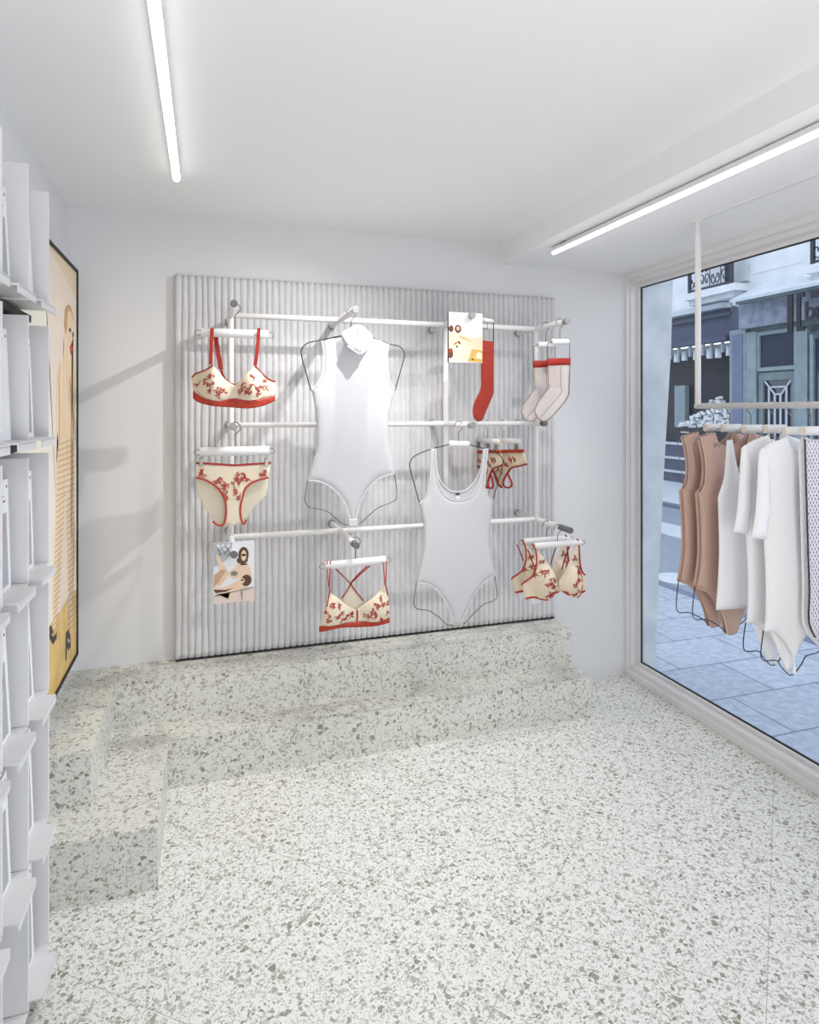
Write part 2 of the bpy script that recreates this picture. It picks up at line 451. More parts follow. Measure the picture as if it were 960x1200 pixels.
def clip(root, x, y, z, w=.009, h=.022):
    bm = nb(); box(bm, x - w / 2, x + w / 2, y - .022, y - .017, z - h, z, .001); box(bm, x - w / 2, x + w / 2, y + .004, y + .008, z - h * .8, z, .001)
    box(bm, x - w * .3, x + w * .3, y - .020, y + .007, z - .008, z - .003, 0)
    return mk('clip', bm, CHROME, root, False, root.location)

# ------------------------------------------------------------------ embroidery (little red coral twigs)
def twigs(seed, starts, inside, length=.035):
    """starts: (x,z,angle deg). returns polylines"""
    r = random.Random(seed); out = []
    def grow(x, z, a, l, lev):
        pts = [(x, z)]
        n = 4
        for i in range(n):
            a += r.uniform(-.35, .35); x += math.cos(a) * l / n; z += math.sin(a) * l / n
            if inside and not pip(x, z, inside): break
            pts.append((x, z))
            if lev < 2 and r.random() < .8:
                grow(x, z, a + r.choice((-1, 1)) * r.uniform(.6, 1.1), l * .5, lev + 1)
        if len(pts) > 1: out.append((pts, lev))
    for (x, z, a) in starts: grow(x, z, math.radians(a), length, 0)
    return out
def embroider(name, root, lines, depth, off, r0=.0010):
    bm = nb()
    for pts, lev in lines:
        P = [(x, depth(x, z) - off, z) for x, z in pts]
        tube(bm, P, 0, flat=(r0 * (1.15 - .2 * lev), .0006, (0, -1, 0)))
        ex, ez = pts[-1]
        q = r0 * 1.5
        box(bm, ex - q, ex + q, depth(ex, ez) - off - .0006, depth(ex, ez) - off + .0006, ez - q, ez + q)
    return mk(name, bm, STITCH, root, False, root.location)

# ------------------------------------------------------------------ BODYSUIT 1: mock-neck, on wire form
YS = 2.56
W1 = lambda px: PW(px, YS)
root = empty('bodysuit', (.571, YS, 1.70), 'white sleeveless mock-neck bodysuit on a wire form on the top row peg', 'bodysuit')
out1 = chain([(399.6, 393.4), (388, 396), (377, 398.4)],
             [(377, 398.4), (379.6, 409), (380, 419), (378.6, 434), (372.5, 449), (365, 457)],
             [(365, 457), (368.2, 473), (370.3, 492.7), (371, 510), (370, 527.4), (365.6, 544.7), (360.2, 563)],
             [(360.2, 563), (372.5, 563.8), (385.5, 569), (396.4, 578.3), (405, 590.2), (409.4, 603.2), (410.4, 611)],
             [(410.4, 611), (417, 611)],
             [(417, 611), (418, 601), (422.4, 588), (431, 573), (441.9, 562), (454.9, 556), (462, 555)],
             [(462, 555), (458.8, 540.4), (456, 523), (454.9, 503.5), (456.4, 484), (459.6, 471), (463.5, 457)],
             [(463.5, 457), (458, 449.4), (454.9, 436.4), (453.8, 419), (455.3, 402.8)],
             [(455.3, 402.8), (445, 398), (434.7, 395.2)], [(434.7, 395.2), (399.6, 393.4)])
d1 = lambda x, z: YS + .004 * math.sin(z * 11 + x * 3)
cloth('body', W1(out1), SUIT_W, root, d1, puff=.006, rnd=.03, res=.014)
for seg in ([(377, 398.4), (379.6, 409), (380, 419), (378.6, 434), (372.5, 449), (365, 457)], [(463.5, 457), (458, 449.4), (454.9, 436.4), (453.8, 419), (455.3, 402.8)],
            [(360.2, 563), (372.5, 563.8), (385.5, 569), (396.4, 578.3), (405, 590.2), (409.4, 603.2), (410.4, 611)], [(417, 611), (418, 601), (422.4, 588), (431, 573), (441.9, 562), (454.9, 556), (462, 555)]):
    strip('binding', W1(cr(seg, 6)), SUIT_TRIM, root, d1, .0028, .0018, .003)
# folded collar, a soft cup hanging forward
colr = [(415.8, 381.4), (421.7, 381.4), (428, 387), (434.8, 394), (434, 401), (427.5, 408.8), (419.5, 415.8), (414.4, 414.4), (404.2, 406.9), (399, 398), (399.5, 391), (406, 386), (412.9, 382.4)]
cp = W1(cr(colr, 4, True)); cxm, czm = W1([(417, 402)])[0]
dcol = lambda x, z: YS - .016 - .045 * max(0, 1 - ((x - cxm) / .085) ** 2) * max(0, min(1, (1.865 - z) / .13)) + .003 * math.sin(x * 160 + z * 60)
cloth('collar', cp, SUIT_W, root, dcol, puff=.008, rnd=.025, res=.008)
strip('collar_zip', W1([(417.2, 384), (417, 398), (417.5, 406), (419, 413.5)]), SOCKEDGE, root, dcol, .0012, .0008, .010)
strip('collar_edge', W1(cr([(404.2, 406.9), (414.4, 414.4), (419.5, 415.8), (427.5, 408.8)], 5)), SUIT_TRIM, root, dcol, .0025, .0015, .004)
# wire form
def form_wire(root, W, left, right, bl, br, Y):
    for k, seg in enumerate((left, right, bl, br)):
        pts = [(p[0], Y, p[1]) for p in W(cr(seg, 6))]
        wire('wire_form', pts, DARKWIRE if k < 2 else METAL, root, .0022)
form_wire(root, W1, [(417, 392), (397, 394), (377, 398.4), (361.7, 401.7), (354, 408.2), (353.4, 416.8), (358.5, 436), (364.6, 458)],
          [(417, 392), (436, 395.5), (455.3, 402.8), (467.9, 406), (473.7, 413.6), (472.6, 423.3), (468, 440), (463.3, 457.5)],
          [(360.6, 562), (359, 575), (357.3, 585.9), (361.7, 594), (371, 596), (383.3, 599), (392, 606), (401.8, 614), (410, 614.5), (414, 612)],
          [(462, 554), (464.6, 570), (464.6, 583.7), (459.2, 588.5), (446.2, 593.5), (438, 599), (431, 605.4), (421.3, 614), (416, 614.5), (414, 612)], YS)
wire('hanger_hook', cr(hook_pts(.571, YS, W1([(417, 392)])[0][1], ZT, .0135), 3), METAL, root, .0021)
bx('crotch_snap', *[W1([(408.5, 609)])[0][0], W1([(419, 609)])[0][0]], YS - .008, YS + .008, W1([(414, 616)])[0][1], W1([(414, 608)])[0][1], SUIT_TRIM, root, .002)

# ------------------------------------------------------------------ BODYSUIT 2: scoop tank on wire form
root = empty('bodysuit', (1.03, YS, 1.35), 'white scoop-neck tank bodysuit on a wire form, hanging from the middle-row peg', 'bodysuit')
armL = [(505.4, 525.7), (505.5, 540.6), (504.5, 556.9), (502.5, 572), (498, 584.5), (491.7, 590)]
armR = [(577.9, 586), (573.6, 583.3), (569.5, 577.2), (567.6, 567.7), (568.6, 554), (569.5, 540.6), (570.9, 525.7)]
neckF = [(510.4, 525.7), (511.2, 548), (514.5, 567.7), (521, 580), (529, 585), (536.4, 586.2), (545, 585), (553, 580), (560.5, 566), (564.6, 548), (566.6, 525.7)]
neckB = [(510.4, 525.7), (511.2, 544.7), (514.5, 558.2), (519.5, 567.7), (527.5, 574.5), (536.4, 576.5), (545.8, 574.5), (554, 567.7), (560.5, 556.9), (564.4, 544.7), (566.6, 525.7)]
side_l = [(491.7, 590), (496.4, 612), (497, 633.5), (495.7, 649.8), (491.7, 667.4), (488, 683)]
legl = [(488, 683), (497, 683), (506.6, 687), (516, 695.8), (524.2, 709.4), (529.6, 723), (531.2, 732.4)]
legr = [(540.4, 732.4), (543.1, 721.6), (549.9, 705.3), (558, 691.8), (567.5, 680.9), (579.7, 672.8)]
side_r = [(579.7, 672.8), (575.6, 655.2), (573.6, 640.3), (574.3, 617), (577.9, 586)]
lowhalf = [side_l, legl, [(531.2, 732.4), (540.4, 732.4)], legr, side_r, armR]
outF = chain([neckF[0], armL[0]], armL, *lowhalf, [armR[-1], neckF[-1]], list(reversed(neckF)))
outB = chain([neckB[0], armL[0]], armL, *lowhalf, [armR[-1], neckB[-1]], list(reversed(neckB)))
d2 = lambda x, z: YS + .004 * math.sin(z * 9 + x * 4)
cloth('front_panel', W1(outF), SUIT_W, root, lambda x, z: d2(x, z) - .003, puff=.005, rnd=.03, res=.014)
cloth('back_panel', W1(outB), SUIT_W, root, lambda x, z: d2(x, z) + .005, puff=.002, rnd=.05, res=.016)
strip('binding', W1(cr(neckF, 6)), SUIT_TRIM, root, d2, .0032, .0018, .006)
strip('binding', W1(cr(neckB, 6)), SUIT_TRIM, root, d2, .0028, .0018, -.001)
for seg in (armL, armR, legl, legr): strip('binding', W1(cr(seg, 6)), SUIT_TRIM, root, d2, .0028, .0018, .005)
(ax, az), (bx2, bz) = W1([(534, 577.8), (538.6, 580.2)])
bx('label_print', ax, bx2, YS - .004, YS - .0005, bz, az, INK, root)
(ax, az), (bx2, bz) = W1([(534, 581), (538.6, 584.5)])
bx('size_print', ax, bx2, YS - .0035, YS - .0005, bz, az, PAPER, root)
(ax, az), (bx2, bz) = W1([(526.2, 520.3), (549.2, 520.8)])
xm = (ax + bx2) / 2
cyl('hanger_tube', (ax, YS, az), (bx2, YS, bz), .0145, TUBE_W, root, 24)
wire('hanger_hook', cr(hook_pts(xm, YS, az + .01, ZM, .0135, side=1), 3), METAL, root, .0021)
form_wire(root, W1, [(526, 521), (505, 526.5), (486.8, 533.9), (480.6, 542), (480.8, 549), (485.5, 567), (491.7, 589.5)], [(549.5, 521), (567.5, 525.7), (583.7, 531.8), (589.2, 539.3), (587.8, 550), (583, 568), (577.6, 586.5)],
          [(488.3, 682), (486.5, 694), (484.9, 706.7), (489, 713.4), (502.5, 715.5), (509, 719.5), (516, 724.3), (524.2, 732), (535, 732.4)],
          [(579.7, 672), (581.5, 685), (582.7, 698.5), (578.3, 704), (567.5, 708), (556.7, 717.5), (550, 724.5), (544.5, 730.4), (535, 732.4)], YS)

# ------------------------------------------------------------------ BRA, top left
YBR = 2.55
Wb = lambda pts: PW(rescale(pts, 210, 370, 7.385), YBR)
root = empty('bra', (.10, YBR, 1.75), 'cream underwired bra with red straps on a tube hanger, hanging from the top left peg', 'bra')
# hanger: front and slightly offset rear tube
(hx0, hz0), (hx1, hz1) = Wb([(187, 143), (775, 153)])
xm = (hx0 + hx1) / 2
tube_hanger(root, xm, YBR + .02, (hz0 + hz1) / 2, (hx1 - hx0) / 2, .0170, ZT, .0135)
(cLx, cLz), (cRx, cRz) = Wb([(275, 610), (630, 610)])
def dbra(x, z):
    y = YBR
    for cx_, cz_ in ((cLx, cLz), (cRx, cRz)):
        rr_ = math.hypot((x - cx_) / .062, (z - cz_) / .07)
        if rr_ < 1: y -= .045 * (1 - rr_ * rr_)
    xc = (cLx + cRx) / 2
    y += .05 * max(0, abs(x - xc) - .07) / .06
    return y
capL = [(290, 425), (250, 460), (195, 480), (155, 495), (120, 512), (110, 545)]
outer = chain([(292, 425), (250, 457), (195, 480), (140, 497), (108, 520)], [(108, 520), (108, 580), (120, 645)],
              [(120, 645), (190, 695), (330, 735), (470, 712), (600, 730), (740, 712), (840, 690)], [(840, 690), (852, 630), (850, 570)],
              [(850, 570), (800, 548), (745, 515), (700, 470), (655, 435)], [(655, 435), (590, 490), (545, 545), (480, 603)], [(480, 603), (430, 575), (395, 548)], [(395, 548), (350, 500), (318, 455), (292, 425)])
cloth('cups', Wb(outer), CREAM, root, dbra, puff=.002, rnd=.01, res=.007)
band = chain([(118, 643), (190, 697), (330, 738), (470, 714), (600, 733), (740, 714), (840, 688)], [(840, 688), (838, 735)],
             [(838, 735), (740, 778), (600, 803), (470, 795), (300, 783), (180, 755), (118, 715)], [(118, 715), (118, 643)])
cloth('underband', Wb(band), ORANGE, root, lambda x, z: dbra(x, z) * .45 + (YBR + .0) * .55 - .002, puff=.0015, rnd=.01, res=.008)
strip('piping', Wb(cr([(292, 425), (250, 457), (195, 480), (140, 497), (108, 525)], 5)), RED, root, dbra, .0028, .0016, .003)
strip('piping', Wb(cr([(850, 562), (800, 548), (745, 515), (700, 470), (660, 435)], 5)), RED, root, dbra, .0028, .0016, .003)
dstr = lambda x, z: YBR - .012 + .02 * max(0, (z - 1.66)) / .12
strip('strap', Wb([(285, 108), (280, 200), (275, 320), (272, 425)]), RED, root, lambda x, z: YBR - .004 - .012 * max(0, min(1, (1.79 - z) / .1)), .0068, .0009, .0)
strip('strap', Wb([(690, 108), (682, 220), (670, 330), (655, 435)]), RED, root, lambda x, z: YBR - .004 - .012 * max(0, min(1, (1.79 - z) / .1)), .0068, .0009, .0)
strip('back_strap', Wb([(318, 170), (325, 240), (335, 300), (352, 380), (362, 455)]), RED, root, lambda x, z: YBR + .045, .0088, .0008, 0)
strip('back_strap', Wb([(362, 455), (375, 500), (400, 545), (440, 580), (485, 598), (520, 585)]), RED, root, lambda x, z: YBR + .04, .0046, .0008, 0)
ln = [(p[0], p[1]) for p in Wb(outer)]
st = [(*Wb([q[:2]])[0], q[2]) for q in ((205, 545, -50), (235, 580, -40), (270, 620, -60), (180, 560, -95), (300, 690, 20), (330, 660, 60), (360, 670, 30), (290, 650, -10), (265, 560, 80),
                                          (520, 690, 60), (560, 680, 40), (600, 640, 75), (640, 600, -50), (640, 570, 80), (690, 600, -40), (720, 580, 20), (740, 600, -60), (610, 690, 110), (665, 640, -30), (540, 640, 70))]
embroider('embroidery', root, twigs(11, st, ln, .02), dbra, .0045, .0010)
for cx_ in (275, 645):
    arc = [(cx_ + math.cos(a) * 125, 600 + math.sin(a) * 120) for a in [math.radians(20 + k * 14) for k in range(11)]]
    strip('underwire_seam', Wb(arc), CREAM2, root, dbra, .002, .0012, .003)

# ------------------------------------------------------------------ PANTIES on clip hanger
Wp = lambda pts: PW(rescale(pts, 210, 500, 5.4538), YBR)
root = empty('panties', (.10, YBR, 1.30), 'cream panties with red trim clipped to a tube hanger below the top left bra', 'panties')
(hx0, hz0), (hx1, hz1) = Wp([(135, 155), (575, 158)])
tube_hanger(root, (hx0 + hx1) / 2, YBR, (hz0 + hz1) / 2, (hx1 - hx0) / 2, .0180, ZM, .0135)
for p in ((141, 215), (556, 218)):
    q = Wp([p])[0]; clip(root, q[0], YBR, q[1] + .010, .014, .034)
dP = lambda x, z: YBR - .008 * math.cos((x - .1) * 10)
back = chain([(107, 240), (240, 240), (360, 262), (520, 245), (585, 238)], [(585, 238), (575, 320), (568, 395), (552, 452)], [(552, 452), (480, 522), (430, 590), (400, 618)], [(400, 618), (330, 630), (258, 632)],
             [(258, 632), (215, 602), (160, 520), (130, 465), (107, 400)], [(107, 400), (107, 240)])
cloth('back_panel', Wp(back), CREAM2, root, lambda x, z: YBR + .014, puff=.001, rnd=.01, res=.012)
legL = [(107, 325), (160, 338), (220, 370), (270, 420), (295, 480), (298, 560), (283, 622)]
legR = [(408, 618), (395, 580), (390, 520), (405, 450), (425, 390), (480, 350), (570, 325)]
front = chain([(107, 235), (250, 242), (350, 250), (460, 242), (585, 235)][::-1], [(107, 235), (107, 325)], legL, [(283, 622), (345, 628), (408, 618)], legR, [(570, 325), (585, 235)])
cloth('front_panel', Wp(front), CREAM, root, dP, puff=.0015, rnd=.01, res=.010)
strip('waistband', Wp(cr([(107, 232), (250, 238), (350, 244), (460, 238), (588, 230)], 5)), RED, root, dP, .0035, .001, .003)
strip('back_waistband', Wp(cr([(107, 236), (240, 245), (360, 266), (520, 248), (585, 236)], 5)), RED, root, lambda x, z: YBR + .012, .0025, .001, 0)
strip('leg_binding', Wp(cr(legL + [(262, 630), (235, 622), (215, 602)], 5)), ORANGE, root, dP, .0036, .001, .003)
strip('leg_binding', Wp(cr([(428, 590), (420, 612)] + legR, 5)), ORANGE, root, dP, .0036, .001, .003)
strip('gusset_seam', Wp([(298, 458), (350, 456), (402, 458)]), CREAM2, root, dP, .001, .001, .003)
st = [(*Wp([q[:2]])[0], q[2]) for q in ((120, 320, 60), (150, 325, 70), (210, 350, 20), (235, 365, 60), (260, 390, -40), (285, 400, 60), (300, 420, -80), (320, 390, 150), (348, 440, 90), (348, 380, 90),
                                          (380, 380, 60), (390, 420, -80), (400, 350, 120), (430, 345, 80), (460, 345, 150), (520, 322, 60), (560, 322, 100), (370, 330, 60))]
embroider('embroidery', root, twigs(5, st, [tuple(p) for p in Wp(front)], .022), dP, .004, .0010)

# ------------------------------------------------------------------ BRALETTE lower middle
Wr = lambda pts: PW(rescale(pts, 360, 600, 8.0), YBR)
root = empty('bralette', (.57, YBR, .85), 'cream triangle bralette with crossed red back straps, hanging from the lower middle peg', 'bra')
(hx0, hz0), (hx1, hz1) = Wr([(165, 492), (735, 458)])
tube_hanger(root, (hx0 + hx1) / 2 , YBR, (hz0 + hz1) / 2, (hx1 - hx0) / 2, .0165, ZB, .0135, tilt=-.003)
(tLx, tLz), (tRx, tRz) = Wr([(250, 930), (650, 900)])
def dtri(x, z):
    y = YBR - .004
    for cx_, cz_ in ((tLx, tLz), (tRx, tRz)):
        rr_ = math.hypot((x - cx_) / .07, (z - cz_) / .07)
        if rr_ < 1: y -= .028 * (1 - rr_ * rr_)
    return y
backp = chain([(415, 690), (370, 760), (320, 820)], [(320, 820), (455, 960), (560, 850)], [(560, 850), (490, 790), (450, 740), (415, 690)])
cloth('back_panel', Wr(backp), CREAM2, root, lambda x, z: YBR + .02, puff=.001, rnd=.01, res=.01)
tri = chain([(212, 755), (180, 810), (165, 870), (140, 960), (110, 1075)], [(110, 1075), (200, 1062), (300, 1042), (480, 1028), (640, 1020), (765, 985)], [(765, 985), (762, 880), (745, 770), (720, 688)],
            [(720, 688), (650, 760), (560, 830), (460, 918)], [(460, 918), (390, 880), (300, 810), (212, 755)])
cloth('cups', Wr(tri), CREAM, root, dtri, puff=.0015, rnd=.01, res=.008)
bnd = chain([(108, 1068), (200, 1060), (300, 1040), (480, 1025), (640, 1018), (767, 983)], [(767, 983), (767, 1030)], [(767, 1030), (640, 1062), (480, 1072), (320, 1078), (210, 1100), (110, 1120)], [(110, 1120), (108, 1068)])
cloth('underband', Wr(bnd), ORANGE, root, lambda x, z: YBR - .01, puff=.0015, rnd=.01, res=.008)
strip('centre_strip', Wr([(466, 915), (466, 970), (464, 1022)]), RED, root, dtri, .0036, .001, .003)
dA = lambda x, z: YBR - .014
for seg in ([(180, 452), (184, 560), (198, 700)], [(212, 450), (210, 560), (202, 700)], [(705, 432), (712, 560), (724, 680)], [(735, 432), (735, 560), (726, 680)]):
    strip('strap', Wr(seg), ORANGE, root, dA, .0022, .0008, 0)
strip('strap', Wr([(200, 695), (195, 760), (182, 810), (172, 870)]), RED, root, dA, .0026, .001, .016)
strip('strap', Wr([(725, 675), (735, 720), (744, 765)]), RED, root, dA, .0026, .001, .008)
for seg in ([(262, 530), (340, 605), (415, 682), (470, 760), (540, 845)], [(600, 512), (510, 590), (415, 682), (380, 750), (335, 815)], [(575, 512), (480, 600), (420, 672)]):
    strip('back_strap', Wr(seg), RED, root, lambda x, z: YBR + .016, .0026, .0008, 0)
st = [(*Wr([q[:2]])[0], q[2]) for q in ((165, 880, -60), (180, 920, -70), (200, 880, 30), (225, 890, 60), (240, 960, 20), (260, 990, 60), (300, 1010, 30), (300, 950, 60), (330, 1000, 45), (350, 960, 20), (380, 1000, 30), (400, 970, 60), (290, 900, 60), (190, 980, -60),
                                          (520, 980, 30), (560, 1000, 60), (580, 960, 40), (610, 990, 30), (640, 900, 60), (650, 870, 110), (670, 960, -60), (690, 880, 45), (720, 860, 60), (735, 900, -80), (640, 950, 120), (600, 940, 100), (680, 830, 70))]
embroider('embroidery', root, twigs(8, st, [tuple(p) for p in Wr(tri)], .017), dtri, .0035, .0009)

# ------------------------------------------------------------------ two moulded bras, lower right peg
YF1 = 2.555
Wm = lambda pts: PW(rescale(pts, 590, 600, 8.727), YF1)
root = empty('bra', (1.56, YF1, .85), 'cream full-cup bra, front one of the pair on the lower right peg', 'bra', 'full-cup bras on the lower right peg')
(hx0, hz0), (hx1, hz1) = Wm([(290, 356), (765, 305)])
tube_hanger(root, 1.56 - .02, YF1, (hz0 + hz1) / 2, (hx1 - hx0) / 2, .0145, ZB, .0135, tilt=-.001)
(mLx, mLz), (mRx, mRz) = Wm([(420, 720), (690, 730)])
def dm(x, z):
    y = YF1 - .006
    for cx_, cz_, a, b in ((mLx, mLz, .062, .085), (mRx, mRz, .055, .085)):
        rr_ = math.hypot((x - cx_) / a, (z - cz_) / b)
        if rr_ < 1: y -= .05 * (1 - rr_ * rr_)
    return y
cupL = chain([(290, 330), (320, 400), (328, 480), (325, 560), (290, 645), (240, 690), (190, 720)], [(190, 720), (185, 745), (200, 810), (225, 885)], [(225, 885), (300, 868), (380, 888), (440, 882)],
             [(440, 882), (500, 840), (526, 780), (518, 690), (490, 610), (450, 530), (400, 455), (350, 400), (320, 335)], [(320, 335), (290, 330)])
cupR = chain([(735, 300), (715, 350), (690, 440), (655, 530), (600, 640), (560, 710)], [(560, 710), (565, 770), (600, 825), (650, 848), (700, 850), (760, 835), (822, 800)],
             [(822, 800), (845, 710), (825, 640)], [(825, 640), (795, 610), (775, 540), (768, 440), (762, 340), (755, 300)], [(755, 300), (735, 300)])
cloth('cup', Wm(cupL), CREAM, root, dm, puff=.002, rnd=.012, res=.008)
cloth('cup', Wm(cupR), CREAM, root, dm, puff=.002, rnd=.012, res=.008)
cloth('bridge', Wm([(515, 760), (520, 820), (560, 810), (575, 770)]), CREAM, root, lambda x, z: YF1 - .004, puff=.001, rnd=.01, res=.006)
dmp = lambda x, z: dm(x, z)
strip('piping', Wm(cr([(285, 322), (318, 380), (330, 470), (325, 560), (290, 645), (235, 692), (190, 722), (180, 745)], 5)), ORANGE, root, dmp, .0034, .0014, .0035)
strip('piping', Wm(cr([(742, 270), (762, 310), (768, 440), (777, 540), (797, 608), (828, 640)], 5)), RED, root, dmp, .003, .0014, .0035)
strip('bottom_trim', Wm(cr([(220, 882), (300, 866), (370, 880), (440, 884)], 5)), ORANGE, root, dmp, .0042, .0014, .0025)
strip('bottom_trim', Wm(cr([(520, 825), (560, 810)], 3)), RED, root, dmp, .0026, .0014, .0025)
strip('bottom_trim', Wm(cr([(715, 850), (770, 830), (825, 800)], 5)), RED, root, dmp, .004, .0014, .0025)
strip('back_strap', Wm([(268, 390), (290, 440), (315, 510), (335, 560)]), RED, root, lambda x, z: YF1 + .02, .003, .0008, 0)
strip('back_strap', Wm([(705, 350), (670, 440), (640, 530), (620, 605)]), RED, root, lambda x, z: YF1 + .02, .003, .0008, 0)
for q in range(6):
    strip('cup_seam', Wm([(225 + q * 22, 720 - q * 22), (290 + q * 16, 790 - q * 22), (345 + q * 10, 860 - q * 30)]), CREAM2, root, dmp, .0008, .0008, .003)
st = [(*Wm([q[:2]])[0], q[2]) for q in ((350, 530, 60), (360, 570, -50), (380, 620, 20), (340, 640, 150), (400, 660, -30), (430, 700, 10), (360, 720, 20), (420, 740, -60), (440, 790, -60), (470, 700, 60), (460, 830, 120), (420, 850, 30), (400, 870, 60), (480, 850, 90),
                                          (740, 500, 100), (750, 560, -80), (720, 640, 120), (700, 700, 60), (740, 690, 20), (760, 640, 90), (760, 720, -80), (740, 780, 150), (700, 820, 170), (650, 820, 150), (770, 590, 90), (690, 740, 150))]
inn = [tuple(p) for p in Wm(cupL)]; inr = [tuple(p) for p in Wm(cupR)]
embroider('embroidery', root, twigs(21, st[:14], inn, .022) + twigs(22, st[14:], inr, .02), dmp, .0055, .0010)
bx('swing_tag', *[Wm([(300, 880)])[0][0], Wm([(400, 880)])[0][0]], YF1 + .01, YF1 + .0112, Wm([(300, 945)])[0][1], Wm([(300, 870)])[0][1], PAPER, root)
b2 = copy_tree(root); b2.location = (1.56, YF1 + .10, .85)
tag(b2, 'cream full-cup bra, rear one of the pair on the lower right peg')

# ------------------------------------------------------------------ sheer socks, top right peg
YSK = 2.545
Wk = lambda pts: PW(rescale(pts, 595, 360, 8.567), YSK)
def sock(px_map, Y, root, mats, leg, heel_top, zr, band=True, flip=1):
    pass
root = empty('sock', (1.56, YSK, 1.75), 'sheer beige sock with red cuff, front one on the top right peg', 'sock', 'sheer socks on the top right peg')
outline = chain([(402, 520), (404, 650), (410, 808)], [(410, 808), (345, 895), (290, 975), (270, 1040), (298, 1110), (350, 1145), (400, 1140)],
                [(400, 1140), (500, 1040), (580, 940), (614, 875)], [(614, 875), (620, 700), (624, 520)], [(624, 520), (402, 520)])
dk = lambda x, z: YSK
cloth('sock_body', Wk(outline), SHEER, root, dk, puff=.002, rnd=.01, res=.014)
cloth('cuff', Wk([(398, 514), (398, 586), (628, 580), (628, 510)]), RED, root, dk, thin=.0042, puff=.001, rnd=.008, res=.012)
strip('edge_seam', Wk([p for p in outline if p.y > 570]), SOCKEDGE, root, dk, .0016, .0012, .0028)
strip('edge_seam', Wk([(530, 590), (530, 720), (540, 860), (420, 1000), (330, 1100)]), SOCKEDGE, root, dk, .0010, .0008, .0035)
for q in range(9):
    strip('crease', Wk(cr([(416, 800 - q * 24), (480, 790 - q * 26), (560, 830 - q * 34)], 4)), SOCKEDGE, root, dk, .0006, .0006, .003)
(hx0, hz0), (hx1, hz1) = Wk([(440, 347), (608, 347)])
cyl('hanger_tube', (hx0, YSK, hz0), (hx1, YSK, hz1), .0135, TUBE_W, root, 24)
wire('hanger_hook', cr(hook_pts((hx0 + hx1) / 2, YSK, hz0 + .01, ZT, .0145), 3), METAL, root, .0021)
wire('wire_form', [(p[0], YSK, p[1]) for p in Wk(cr([(440, 347), (405, 365), (398, 400), (404, 520), (408, 700), (412, 806)], 5))], DARKWIRE, root, .0016)
wire('wire_form', [(p[0], YSK, p[1]) for p in Wk(cr([(608, 345), (622, 362), (624, 400), (622, 520), (620, 700), (614, 870)], 5))], DARKWIRE, root, .0016)
k2 = copy_tree(root); k2.location = (1.553, YSK + .115, 1.748)
tag(k2, 'sheer beige sock with red cuff, rear one on the top right peg')

# ------------------------------------------------------------------ red sock behind the upper card (turned away)
root = empty('sock', (1.235, 2.66, 1.70), 'plain red sock on a wire form, partly hidden behind the upper picture card', 'sock')
# local profile in metres, then turned about the vertical
def RS(pts):
    ang = math.radians(-52); o = []
    for x, z in pts: o.append((root.location.x + x * math.cos(ang), root.location.y + x * math.sin(ang) * 1.0, z))
    return o
lz = lambda v: onY(560, v, 2.66)[1]
prof = chain([(-.038, lz(418)), (-.038, lz(440)), (-.040, lz(456))], [(-.040, lz(456)), (-.075, lz(472)), (-.088, lz(481)), (-.08, lz(489)), (-.055, lz(493))],
             [(-.055, lz(493)), (-.03, lz(492))], [(-.03, lz(492)), (.0, lz(480)), (.045, lz(462))], [(.045, lz(462)), (.046, lz(440)), (.046, lz(400))], [(.046, lz(400)), (-.038, lz(400))]) if False else None
P0 = cr([(-.045, lz(412)), (-.045, lz(440)), (-.048, lz(456)), (-.085, lz(470)), (-.100, lz(481)), (-.092, lz(489)), (-.068, lz(493.5)), (-.040, lz(493))], 5) + \
     cr([(-.03, lz(490)), (.0, lz(478)), (.040, lz(462)), (.044, lz(455)), (.044, lz(440)), (.044, lz(412))], 5)
bmx = cloth_bm([(p[0], p[1]) for p in P0], lambda x, z: 0, puff=.004, rnd=.015, res=.01)
R52 = Matrix.Rotation(math.radians(24), 4, 'Z')
def rot_part(name, bm, mat, root, zoff, M):
    bmesh.ops.transform(bm, matrix=M, verts=bm.verts); bmesh.ops.translate(bm, vec=(0, 0, -root.location.z), verts=bm.verts)
    return mk(name, bm, mat, root, True)
rot_part('sock_body', bmx, REDSOCK, root, 0, R52)
cf = cloth_bm([(-.046, lz(399)), (-.046, lz(416)), (.045, lz(416)), (.045, lz(399))], lambda x, z: 0, puff=.0055, rnd=.01, res=.012)
rot_part('cuff', cf, REDSOCK, root, 0, R52)
bmw = tube(nb(), [(-.043, 0, lz(412)), (-.043, 0, lz(378)), (-.030, 0, lz(374)), (.030, 0, lz(374)), (.043, 0, lz(378)), (.043, 0, lz(412))], .002, 6)
rot_part('wire_form', bmw, DARKWIRE, root, 0, R52)
bmw = tube(nb(), [(-.035, 0, lz(375)), (.035, 0, lz(375))], .010, 16); rot_part('hanger_tube', bmw, TUBE_W, root, 0, R52)
zt_ = lz(375)
bmw = tube(nb(), [(0, 0, zt_), (0, 0, ZT - .03)] + [(-.012 + .012 * math.cos(a) + .0, math.sin(a) * .016, ZT - .03 + 0 * a) for a in (0,)] + [(0, .13, ZT - .004), (0, .148, ZT + .012), (0, .158, ZT + .008)], .0016, 6)
bmesh.ops.translate(bmw, vec=(-root.location.x * 0, 0, -root.location.z), verts=bmw.verts); mk('hanger_hook', bmw, METAL, root, True)

